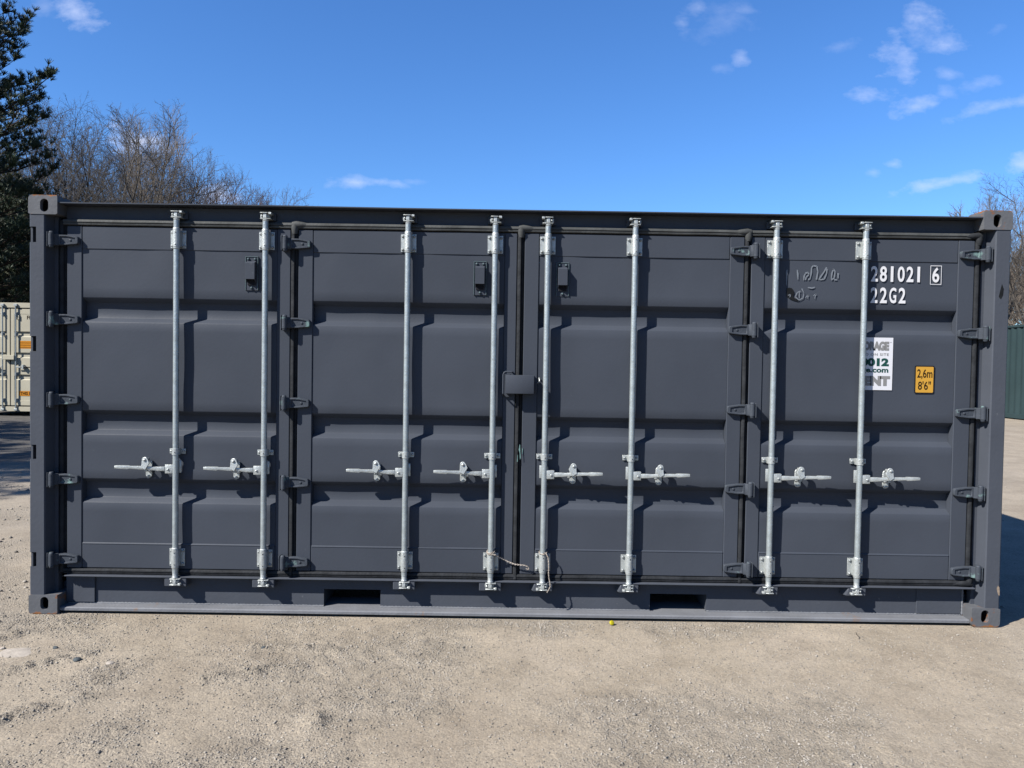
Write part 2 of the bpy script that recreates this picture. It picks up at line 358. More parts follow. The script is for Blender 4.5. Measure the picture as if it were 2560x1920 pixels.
def rrect(x0, x1, z0, z1, rs, n=6):
    """rounded rectangle outline; rs = radii for (x0z0, x1z0, x1z1, x0z1)"""
    pts = []
    for (cx, cz, sx, sz, r, a0) in ((x0, z0, 1, 1, rs[0], 180), (x1, z0, -1, 1, rs[1], 270), (x1, z1, -1, -1, rs[2], 0), (x0, z1, 1, -1, rs[3], 90)):
        for k in range(n+1):
            a = R(a0+90*k/n); pts.append((cx+sx*r+r*math.cos(a), cz+sz*r+r*math.sin(a)))
    return pts
def ring_faces(mb, outer, inner, y, y2, mi=0):
    """face with a hole: joins both outlines by angle round the hole centre"""
    cx = sum(p[0] for p in inner)/len(inner); cz = sum(p[1] for p in inner)/len(inner)
    Ns = 56
    def ray(poly, a):
        d = (math.cos(a), math.sin(a)); best = 0
        for i in range(len(poly)):
            p, q = poly[i], poly[(i+1) % len(poly)]
            ex, ez = q[0]-p[0], q[1]-p[1]; den = d[0]*ez-d[1]*ex
            if abs(den) < 1e-12: continue
            t = ((p[0]-cx)*ez-(p[1]-cz)*ex)/den; s = ((p[0]-cx)*d[1]-(p[1]-cz)*d[0])/den
            if t > 0 and -1e-6 <= s <= 1+1e-6: best = max(best, t)
        return (cx+d[0]*best, cz+d[1]*best)
    O = [ray(outer, 2*PI*k/Ns+.01) for k in range(Ns)]; I = [ray(inner, 2*PI*k/Ns+.01) for k in range(Ns)]
    vs = [(p[0], y, p[1]) for p in O]+[(p[0], y, p[1]) for p in I]+[(p[0], y2, p[1]) for p in I]
    fs = []
    for k in range(Ns):
        j = (k+1) % Ns
        fs.append((k, j, Ns+j, Ns+k)); fs.append((Ns+k, Ns+j, 2*Ns+j, 2*Ns+k))
    mb.add(vs, fs, mi); return O
def casting(name, x0, z0, left, top, y0, front):
    W, Dp, H = .178, .162, .118
    mb = MB(); r = .022; c = .02
    ro = [0.004]*4
    if top: ro[3 if left else 2] = r
    if not top and not left: ro[0] = ro[1] = .024
    if not top and left: ro[0] = .008
    outer = rrect(x0, x0+W, z0, z0+H, ro, 5)
    hx = x0+(.55*W if left else .47*W); hz = z0+(.055 if top else .066)
    hw, hh_ = .0255, .040
    inner = [(hx+(hw*math.cos(t)), hz+(hh_-hw)*(1 if math.sin(t) > 0 else -1)+hw*math.sin(t)) for t in [2*PI*k/28+.05 for k in range(28)]]
    s = 1 if front else -1
    O = ring_faces(mb, outer, inner, y0, y0+s*.03)
    n = len(O)
    mb.add([(p[0], y0, p[1]) for p in O]+[(p[0], y0+s*Dp, p[1]) for p in O], [(k, (k+1) % n, n+(k+1) % n, n+k) for k in range(n)]+[tuple(range(n, 2*n))])
    return mb.build(name, 'cast', C, ang=25)
for left in (1, 0):
    for top in (1, 0):
        x0 = -3.029 if left else 2.851; z0 = 2.473 if top else 0
        casting('corner_casting', x0, z0, left, top, 0.0, True)
        casting('corner_casting', x0, z0, left, top, 2.438, False)
# corner posts
SL = [(.292, .384), (.963, 1.053), (1.631, 1.725), (2.302, 2.397)]
def post_section(sx, notch=False):
    p = [(2.917, .0855), (2.930, .010), (2.936, .004), (3.018, .004), (3.026, .012), (3.026, .130), (2.893, .130), (2.893, .0855)]
    if notch: p = [(2.917, .0855), (2.930, .010), (2.936, .004), (2.983, .004), (2.983, .120), (3.016, .120), (3.016, .130), (2.893, .130), (2.893, .0855)]
    return [(sx*a, b_) for a, b_ in p]
for sx in (-1, 1):
    mb = MB()
    if sx < 0:
        z = .118
        for a, b_ in SL:
            mb.prism([(x, y, z) for x, y in post_section(sx)], (0, 0, a-z)); mb.prism([(x, y, a) for x, y in post_section(sx, True)], (0, 0, b_-a)); z = b_
        mb.prism([(x, y, z) for x, y in post_section(sx)], (0, 0, 2.473-z))
    else: mb.prism([(x, y, .118) for x, y in post_section(sx)], (0, 0, 2.355))
    po = mb.build('corner_post', 'frame', C)
    if sx < 0:
        for a, b_ in SL:
            q = MB(); q.box(-3.020, -3.008, .012, .1195, a+.0005, b_-.0005); q.build('slot_wall', 'frame', po)  # outer wall that closes the side of the slot and keeps sun out
    mb = MB(); mb.box(sx*2.90, sx*3.026, 2.30, 2.434, .118, 2.473); mb.build('corner_post', 'frame', C, bev=.004)
mb = MB()
mb.add([(3.012, .0033, .262), (3.021, .0033, .250), (3.0235, .0033, .225), (3.023, .0033, .196), (3.014, .0033, .205), (3.006, .0033, .232), (3.004, .0033, .246)], [tuple(range(7))]); mb.build('paint_scuff', 'chip', po)
mb = MB(); mb.add([(2.958, .0033, 2.06), (2.972, .0033, 2.045), (2.985, .0033, 2.07), (2.988, .0033, 2.11), (2.976, .0033, 2.14), (2.966, .0033, 2.10)], [tuple(range(6))]); mb.build('paint_scuff', 'smudge', po)
# top side rail with thin drip lip, roof, end headers
mb = MB()
mb.box(-2.851, 2.851, .100, .150, 2.40, 2.5445); mb.build('top_rail', 'frame', C, bev=.003)
mb = MB()
nseg = 60; vs = []
for k in range(nseg+1):
    x = -2.851+5.702*k/nseg; dz = .004*noise.noise(Vector((x*.9, 3.1, 0)))-.003*math.sin(PI*k/nseg)
    vs += [(x, .008, 2.5455+dz), (x, .008, 2.5525+dz), (x, 2.43, 2.5525+dz*.3), (x, 2.43, 2.5455)]
fs = []
for k in range(nseg):
    for q in range(4): fs.append((k*4+q, k*4+(q+1) % 4, k*4+4+(q+1) % 4, k*4+4+q))
mb.add(vs, fs+[(0, 1, 2, 3), tuple(nseg*4+q for q in (3, 2, 1, 0))]); mb.build('roof_sheet', 'paint', C)
for sx in (-1, 1):
    mb = MB(); a, b_ = sorted((sx*2.8525, sx*3.022)); mb.box(a, b_, .163, 2.275, 2.45, 2.586); mb.build('end_header', 'frame', C, bev=.004)
    mb = MB(); mb.box(a, b_, .163, 2.275, .02, .16); mb.build('end_sill', 'frame', C, bev=.004)
    # corrugated end wall
    mb = MB(); p = []; y = .131
    while y < 2.29:
        p += [(y, 0), (min(y+.1, 2.3), 0), (min(y+.14, 2.3), .04), (min(y+.24, 2.3), .04)]; y += .28
    vs = [(sx*(3.012-d), yy, zz) for yy, d in p for zz in (.1605, 2.4495)]
    mb.add(vs, [(2*k, 2*k+1, 2*k+3, 2*k+2) for k in range(len(p)-1)]); mb.build('end_wall', 'paint', C)
mb = MB(); p = []; x = -2.9
while x < 2.9:
    p += [(x, 0), (min(x+.1, 2.9), 0), (min(x+.14, 2.9), .036), (min(x+.24, 2.9), .036)]; x += .28
mb.add([(xx, 2.43-d, zz) for xx, d in p for zz in (.15, 2.545)], [(2*k, 2*k+1, 2*k+3, 2*k+2) for k in range(len(p)-1)]); mb.build('back_wall', 'paint', C)
mb = MB(); mb.box(-2.85, 2.85, .165, 2.42, .14, .17); mb.build('floor', 'hole', C)
# bottom rail: web with two fork pockets, sill strip, lower flange, weld beads
mb = MB()
FK = [(-1.220, -.860), (.856, 1.216)]
fz0, fz1 = .046, .149
xs = [-2.851, FK[0][0], FK[0][1], FK[1][0], FK[1][1], 2.851]
for a, b_ in ((xs[0], xs[1]), (xs[2], xs[3]), (xs[4], xs[5])): mb.box(a, b_, .105, .125, .038, .2245)
for a, b_ in FK:
    mb.box(a, b_, .105, .125, fz1, .2245)
    mb.box(a-.012, a, .1255, .9, fz0, fz1+.01); mb.box(b_, b_+.012, .1255, .9, fz0, fz1+.01); mb.box(a-.012, b_+.012, .1255, .9, fz1+.0105, fz1+.02); mb.box(a-.012, b_+.012, .9005, .91, .03, fz1+.02)
rail = mb.build('bottom_rail', 'frame', C)
mb = MB(); mb.prism([(-2.8505, .030, .0125), (-2.8505, .022, .016), (-2.8505, .022, .031), (-2.8505, .029, .037), (-2.8505, .104, .0385), (-2.8505, .30, .0385), (-2.8505, .30, .0125)], (5.701, 0, 0))
mb.build('lower_flange', 'sill', rail)
mb = MB(); mb.box(-2.83, 2.892, .036, .125, .2248, .233); mb.build('door_sill', 'frame', rail, bev=.002)
mb = MB(); rnd = random.Random(5)
def weld(a, b_):
    a, b_ = Vector(a), Vector(b_); d = (b_-a).length; k = int(d/.011); pts = []; rr = []
    for i in range(k+1):
        pts.append(a.lerp(b_, i/k)); rr.append(.0045+(.0022 if i % 2 else 0)+rnd.uniform(-.0008, .0012))
    mb.tube(pts, rr, 6)
for a, b_ in ((-2.84, FK[0][0]), (FK[0][1], FK[1][0]), (FK[1][1], 2.84)): weld((a, .1045, .0405), (b_, .1045, .0405))
weld((2.848, .100, .045), (2.848, .100, .222))
mb.build('weld_bead', 'sill', rail)
mb = MB(); mb.box(-2.848, -2.668, .093, .1048, .048, .2244); mb.build('gusset_plate', 'frame', rail, bev=.002)
mb = MB(); mb.box(2.555, 2.842, .099, .1048, .048, .2244); mb.build('gusset_plate', 'frame', rail, bev=.002)

# ---------------------------------------------------------------- doors
def panel_profile():
    P = [(YP, ZF1)]
    def rec(zt, zb):          # recess between zt and zb (front edges)
        return [(YP, zt+.006), (YP+.0035, zt-.001), (YB-.004, zt-.0235), (YB, zt-.029), (YB, zb+.029), (YB-.004, zb+.0235), (YP+.0035, zb+.001), (YP, zb-.006)]
    for zt, zb in ((1.971, 1.823), (1.266, 1.118), (.836, .690)): P += rec(zt, zb)
    P.append((YP, ZF0)); out = []
    for i in range(len(P)-1):
        (y0, z0), (y1, z1) = P[i], P[i+1]; k = max(1, int(abs(z0-z1)/.05))
        for q in range(k): t = q/k; out.append((y0+(y1-y0)*t, z0+(z1-z0)*t))
    return out+[P[-1]]
PROF = panel_profile()
HZ = [2.323, 1.832, 1.333, .835, .333]
def hinge_mesh(name, s, door, xk, zc, lug_depth):
    """cast strap hinge; s=+1: knuckle at left and strap to the right"""
    mb = MB(); yk = -.002 if lug_depth else .004
    yb = YD-.004; yf = YD-.030
    X_ = lambda d: xk+s*d
    # strap: raised rim with sunken middle, tapered towards the tip
    out = [(.012, .034), (.075, .034), (.143, .024), (.150, .017), (.150, -.017), (.143, -.024), (.075, -.032), (.012, -.032)]
    inn = [(.040, .022), (.078, .022), (.132, .014), (.132, .014), (.132, -.014), (.132, -.014), (.078, -.021), (.040, -.021)]
    n_ = len(out)
    vs = [(X_(a), yb, zc+b_) for a, b_ in out]+[(X_(a*.985+.001), yf, zc+b_*.93) for a, b_ in out]+[(X_(a), yf, zc+b_) for a, b_ in inn]+[(X_(a), yf+.007, zc+b_*.95) for a, b_ in inn]
    fs = []
    for k in range(n_):
        j = (k+1) % n_
        fs += [(k, j, n_+j, n_+k), (n_+k, n_+j, 2*n_+j, 2*n_+k), (2*n_+k, 2*n_+j, 3*n_+j, 3*n_+k)]
    fs += [tuple(3*n_+k for k in range(n_)), tuple(range(n_))]
    mb.add(vs, fs)
    mb.tube([(X_(.100), yf+.0072, zc), (X_(.100), yf+.003, zc)], [.009, .007], 10)
    # knuckle, pin heads, lug plates
    mb.tube([(X_(.0), yk+.018, zc-.037), (X_(.0), yk+.018, zc+.037)], .0165, 14)
    mb.tube([(X_(.0), yk+.018, zc-.050), (X_(.0), yk+.018, zc-.038)], [.012, .015], 12); mb.tube([(X_(.0), yk+.018, zc+.038), (X_(.0), yk+.018, zc+.050)], [.016, .011], 12)
    mb.prism([(X_(.0), yk+.006, zc-.034), (X_(.03), yf, zc-.034), (X_(.03), yb, zc-.034), (X_(.0), yk+.030, zc-.034)], (0, 0, .070))
    a, b_ = sorted((X_(-.024), X_(-.0175)))
    mb.box(a, b_, yk+.008, YD+.016 if lug_depth else YD-.0005, zc-.046, zc+.046)
    return mb.build('hinge', 'hinge', door, bev=.0018)
def gasket_v(mb, x0, x1, z0, z1, mi=0, dy=0):
    w_ = x1-x0
    pr = [(0, .080), (.06, .067), (.13, .062), (.48, .0615), (.56, .068), (.62, .075), (.70, .071), (.78, .076), (1, .084)]
    # a slightly uneven extrusion
    k = 28; vs = []
    for q in range(k+1):
        z = z0+(z1-z0)*q/k; o = .0022*noise.noise(Vector((x0*7, 0, z*5)))
        vs += [(x0+w_*a+o, y+dy+abs(o)*.5, z) for a, y in pr]
    m_ = len(pr); fs = [(q*m_+i, q*m_+i+1, (q+1)*m_+i+1, (q+1)*m_+i) for q in range(k) for i in range(m_-1)]
    fs += [tuple(range(m_)), tuple(k*m_+i for i in range(m_-1, -1, -1))]
    mb.add(vs, fs, mi)
def gasket_h(mb, x0, x1, z0, z1, mi=0, y0=.0):
    h = z1-z0; pr = [(1, .100), (.97, .066), (.86, .060), (.52, .059), (.46, .066), (.38, .066), (.32, .061), (.08, .063), (0, .074)]
    k = max(4, int((x1-x0)/.05)); vs = []
    for q in range(k+1):
        x = x0+(x1-x0)*q/k; o = .0020*noise.noise(Vector((x*4, z0, 0)))
        vs += [(x, y+y0+o*.5, z0+h*a+o) for a, y in pr]
    m_ = len(pr); fs = [(q*m_+i, q*m_+i+1, (q+1)*m_+i+1, (q+1)*m_+i) for q in range(k) for i in range(m_-1)]
    fs += [tuple(range(m_)), tuple(k*m_+i for i in range(m_-1, -1, -1))]
    mb.add(vs, fs, mi)
def elbow(mb, x, z, dx, dz, mi=0):
    """folded rubber corner"""
    mb.tube([(x-dx*.014, .074, z), (x+dx*.01, .070, z+.002), (x+dx*.05, .074, z), (x+dx*.10, .077, z-.003)], [.020, .0225, .020, .012], 12, mi)
    mb.tube([(x, .072, z+.004*dz), (x, .070, z+dz*.025), (x, .075, z+dz*.055)], [.0225, .0230, .018], 12, mi)
DOORS = [dict(x=(-2.831, -2.738, -1.522, -1.438), hx=-2.897, hs=1, lug=1, lab='door leaf nearest the cream container'),
         dict(x=(-1.389, -1.298, -.101, -.024), hx=-1.459, hs=1, lug=0, lab='door leaf left of the lock box'),
         dict(x=(.023, .114, 1.308, 1.398), hx=1.455, hs=-1, lug=0, lab='door leaf right of the lock box'),
         dict(x=(1.443, 1.527, 2.740, 2.842), hx=2.893, hs=-1, lug=1, lab='door leaf with white numbers and yellow height sticker')]
dobj = []
for di, d in enumerate(DOORS):
    x0, x1, x2, x3 = d['x']
    mb = MB()
    mb.box(x0, x1, YD, YD+.065, ZB, ZT); mb.box(x2, x3, YD, YD+.065, ZB, ZT)
    mb.box(x1+.0015, x2-.0015, YD+.0012, YD+.064, ZF1, ZT-.0005); mb.box(x1+.0015, x2-.0015, YD+.0012, YD+.064, ZB+.0005, ZF0)
    dr = mb.build('door', 'paint', C, bev=.0036); dr['label'] = d['lab']; dobj.append(dr)
    # pressed panel with gentle oil-canning
    mb = MB(); nxp = 44; vs = []
    for k in range(nxp+1):
        x = x1+.0015+(x2-x1-.003)*k/nxp; ed = min(1, min(k, nxp-k)/4)
        for y, z in PROF:
            o = ed*.0050*noise.noise(Vector((x*2.6, di*5.0, z*2.6)))+ed*.0012*noise.noise(Vector((x*7, di*3.0, z*6)))
            vs.append((x, y+o, z))
    m_ = len(PROF); mb.add(vs, [(k*m_+i, (k+1)*m_+i, (k+1)*m_+i+1, k*m_+i+1) for k in range(nxp) for i in range(m_-1)])
    mb.build('door_panel', 'paint', dr, ang=50)
    # top edge of the lower strip, sloped wider to catch sun as a line
    mb = MB(); mb.prism([(x1+.004, YP-.001, ZF0+.009), (x1+.004, YD-.0012, ZF0+.001), (x1+.004, YD-.0012, ZF0-.002), (x1+.004, YP-.001, ZF0-.002)], (x2-x1-.008, 0, 0)); mb.build('strip_edge', 'paint', dr, bev=.0012)
    # rubber
    mb = MB()
    gl = {0: -2.873, 1: -1.4365, 2: -.0225, 3: 1.3995}[di]
    if di == 0: gasket_v(mb, -2.888, -2.8325, .240, 2.452, 0, .014)
    else: gasket_v(mb, gl, x0-.0015, .240, 2.452)
    if di == 3: gasket_v(mb, 2.8435, 2.889, .240, 2.452)
    gasket_h(mb, x0-.02, x3+.024 if di < 3 else 2.875, 2.421, 2.458, 1)
    gasket_h(mb, x0-.02, x3+.024 if di < 3 else 2.875, .2345, .2715, 0, .003)
    if di == 1: elbow(mb, -1.412, 2.445, 1, -1, 1)
    if di == 2: elbow(mb, .001, 2.445, 1, -1, 1); elbow(mb, 1.421, 2.445, -1, -1, 1)
    if di == 3: elbow(mb, 2.866, 2.442, -1, -1, 0); elbow(mb, 2.866, .252, -1, 1, 0)
    mb.build('rubber_gasket', ['rub', 'rub2'], dr, ang=60)
    for zc in HZ: hinge_mesh('hinge', d['hs'], dr, d['hx'], zc, d['lug'])
# paint scuffs on the centre rubber
mb = MB()
mb.add([(.004, .0535, 1.062), (.010, .0535, 1.098), (.013, .0535, 1.090), (.014, .0535, 1.060), (.018, .0535, 1.010), (.013, .0535, .998), (.010, .0535, 1.040)], [tuple(range(7))])
mb.add([(-.006, .0535, .985), (-.003, .0535, 1.030), (-.0005, .0535, 1.030), (-.001, .0535, .985)], [(0, 1, 2, 3)])
mb.add([(.025, .0693, 1.075), (.032, .0693, 1.060), (.031, .0693, 1.03), (.026, .0693, 1.035)], [(0, 1, 2, 3)])
mb.build('paint_scuff', 'teal_scuff', dobj[2])
# document / vent boxes
def docbox(door, xc, zt):
    mb = MB(); y = YP+.0005
    mb.box(xc-.040, xc+.040, y-.007, y, zt-.213, zt, 0)
    mb.box(xc-.0405, xc-.036, y-.011, y-.0068, zt-.212, zt-.001, 1); mb.box(xc-.036, xc+.0405, y-.011, y-.0068, zt-.0055, zt-.001, 1); mb.box(xc+.036, xc+.0405, y-.011, y-.0068, zt-.212, zt-.006, 1)
    # hooded box: sloping top, open underneath
    yo = y-.045
    mb.prism([(xc-.029, y-.0068, zt-.030), (xc-.029, yo, zt-.044), (xc-.029, yo, zt-.146), (xc-.029, yo+.004, zt-.146), (xc-.029, yo+.004, zt-.05), (xc-.029, y-.0068, zt-.038)], (.058, 0, 0), 0)
    for q in (-.029, .025): mb.prism([(xc+q, y-.0068, zt-.0385), (xc+q, yo+.0042, zt-.0505), (xc+q, yo+.0042, zt-.146), (xc+q, y-.0068, zt-.168)], (.004, 0, 0), 0)
    mb.box(xc-.025, xc+.025, y-.016, y-.0069, zt-.180, zt-.150, 2)
    for bx, bz in ((-.021, -.018), (.021, -.018), (0, -.197)): mb.dome((xc+bx, y-.007, zt+bz), .009, h=.011, n=8, mi=1)
    return mb.build('vent_box', ['paint', 'teal', 'hole'], door, bev=.0012, ang=20)
docbox(dobj[0], -1.679, 2.245); docbox(dobj[1], -.254, 2.238); docbox(dobj[2], .262, 2.238)
# lettering
YL = YP-.006
mb = MB()
adv = (2.513-2.194)/5.72
for k, ch in enumerate('281021'):
    wch = .017 if ch == '1' else .044
    xx = 2.194+k*adv+(.012 if ch == '1' else 0)
    mb.add(*text_geo(ch, xx, xx+wch, 2.150-.0016*k*0, 2.247, YL, .022))
o = mb.build('painted_number', 'white', dobj[3]); o['label'] = 'upper white number 281021'; mb = MB()
for k, ch in enumerate('22G2'): mb.add(*text_geo(ch, 2.195+k*.0587, 2.195+k*.0587+.044, 2.016, 2.114, YL, .022))
o = mb.build('painted_number', 'white', dobj[3]); o['label'] = 'lower white marking 22G2'; mb = MB()
mb.add(*text_geo('6', 2.579, 2.623, 2.150, 2.245, YL, .022))
for a, b_, c_, d_ in ((2.566, 2.637, 2.137, 2.1405), (2.566, 2.637, 2.2525, 2.256), (2.566, 2.5695, 2.1405, 2.2525), (2.6335, 2.637, 2.1405, 2.2525)):
    mb.add([(a, YL, c_), (b_, YL, c_), (b_, YL, d_), (a, YL, d_)], [(0, 1, 2, 3)])
o = mb.build('painted_number', 'white', dobj[3]); o['label'] = 'white boxed digit 6'
GHOST = [[(1.73, 2.216), (1.734, 2.192), (1.737, 2.154)], [(1.772, 2.151), (1.775, 2.177), (1.782, 2.195)], [(1.782, 2.195), (1.8, 2.202), (1.803, 2.187), (1.788, 2.171), (1.783, 2.153)], [(1.801, 2.155), (1.813, 2.163), (1.819, 2.199), (1.82, 2.232), (1.832, 2.243), (1.853, 2.239), (1.86, 2.206), (1.852, 2.156)], [(1.914, 2.234), (1.899, 2.206), (1.879, 2.176), (1.867, 2.156)], [(1.917, 2.225), (1.915, 2.195), (1.901, 2.161), (1.873, 2.155)], [(1.956, 2.225), (1.948, 2.195), (1.945, 2.158)], [(1.956, 2.225), (1.968, 2.207), (1.964, 2.171), (1.946, 2.154)], [(1.964, 2.158), (1.982, 2.157)], [(1.987, 2.199), (1.988, 2.166)], [(1.669, 2.215), (1.665, 2.203), (1.665, 2.118)], [(1.799, 2.107), (1.826, 2.103), (1.844, 2.109)]]
GHOST2 = [[(1.754, 2.083), (1.733, 2.074), (1.722, 2.047), (1.746, 2.026), (1.77, 2.041), (1.776, 2.072), (1.761, 2.099)], [(1.748, 2.077), (1.746, 2.059), (1.749, 2.038)], [(1.676, 2.055), (1.691, 2.061), (1.688, 2.043)], [(1.785, 2.042), (1.803, 2.06), (1.801, 2.036)], [(1.834, 2.055), (1.852, 2.067), (1.843, 2.037)]]
SMUDGE = [(1.666, 2.1), (1.687, 2.105), (1.705, 2.101), (1.724, 2.095), (1.76, 2.102), (1.775, 2.084), (1.776, 2.048), (1.765, 2.026), (1.735, 2.02), (1.713, 2.029), (1.689, 2.037), (1.667, 2.04)]
def stroke(mb, pts, w_, y, mi=0):
    for i in range(len(pts)-1):
        a, b_ = Vector((pts[i][0], pts[i][1])), Vector((pts[i+1][0], pts[i+1][1])); d = (b_-a).normalized(); nn = Vector((-d.y, d.x))*w_*(.35+.65*abs(math.sin(i*1.7+len(pts))))
        nn2 = Vector((-d.y, d.x))*w_*(.35+.65*abs(math.sin((i+1)*1.7+len(pts))))
        mb.add([(a.x-nn.x, y, a.y-nn.y), (b_.x-nn2.x, y, b_.y-nn2.y), (b_.x+nn2.x, y, b_.y+nn2.y), (a.x+nn.x, y, a.y+nn.y)], [(0, 1, 2, 3)], mi)
for grp in ((0,), (1, 2, 3), (4, 5), (6, 7, 8, 9), (10,), (11,)):
    mb = MB()
    for k in grp: stroke(mb, GHOST[k], .0056, YL)
    mb.build('peeled_letter', 'ghost', dobj[3])
for grp in ((0, 1), (2,), (3,), (4,)):
    mb = MB()
    for k in grp: stroke(mb, GHOST2[k], .0038, YL-.0012)
    mb.build('peeled_letter', 'ghost', dobj[3])
mb = MB(); cx = sum(p[0] for p in SMUDGE[:2]+SMUDGE[-2:])/4
mb.add([(x, YL+.0006, z) for x, z in [(1.668, 2.100), (1.684, 2.104), (1.700, 2.100), (1.712, 2.086), (1.716, 2.066), (1.708, 2.050), (1.718, 2.038), (1.735, 2.028), (1.752, 2.022), (1.735, 2.019), (1.712, 2.024), (1.690, 2.033), (1.672, 2.048), (1.666, 2.07)]], [tuple(range(14))])
mb.build('black_smudge', 'smudge', dobj[3])
# white sticker that runs out from behind the last rod
mb = MB(); ys = YL+.001
mb.add([(2.150, ys, 1.470), (2.346, ys, 1.470), (2.346, ys, 1.800), (2.150, ys, 1.800)], [(0, 1, 2, 3)], 0)
yt = ys-.0008
def stx(u): return 2.1405+(u-2160)/2.43*.00612*1.0
mb.add(*text_geo('ORAGE', 2.157, 2.321, 1.718, 1.776, yt, .07, space=.92), 1)
mb.add(*text_geo('ED ON SITE', 2.158, 2.320, 1.686, 1.702, yt, .02, space=1.15), 3)
mb.add(*text_geo('0012', 2.143, 2.322, 1.620, 1.671, yt, .06), 2)
mb.add(*text_geo('ge.com', 2.152, 2.320, 1.570, 1.604, yt, .035), 2)
mb.add(*text_geo('ENT', 2.166, 2.332, 1.497, 1.559, yt, .085), 1)
mb.add([(2.153, yt, 1.497), (2.159, yt, 1.497), (2.155, yt, 1.559), (2.153, yt, 1.559)], [(0, 1, 2, 3)], 1)
mb.add(*text_geo('TM', 2.324, 2.336, 1.768, 1.773, yt, .0), 3)
o = mb.build('sticker', ['stw', 'stg', 'stt', 'stg'], dobj[3]); o['label'] = 'white rental sticker cut off at the rod'
mb = MB()
def rr_face(x0, x1, z0, z1, r, y, mi):
    p = rrect(x0, x1, z0, z1, [r]*4, 5); mb.add([(a, y, b_) for a, b_ in p], [tuple(range(len(p)))], mi)
rr_face(2.487, 2.612, 1.452, 1.628, .010, ys, 1); rr_face(2.494, 2.605, 1.459, 1.621, .006, ys-.0007, 0)
mb.add(*text_geo('2,6m', 2.502, 2.598, 1.543, 1.606, ys-.0014, .015), 2)
mb.add(*text_geo("8'6\"", 2.509, 2.590, 1.476, 1.530, ys-.0014, .015), 2)
o = mb.build('height_sticker', ['yel', 'hole', 'brown'], dobj[3]); o['label'] = "yellow sticker reading 2,6m 8'6\""

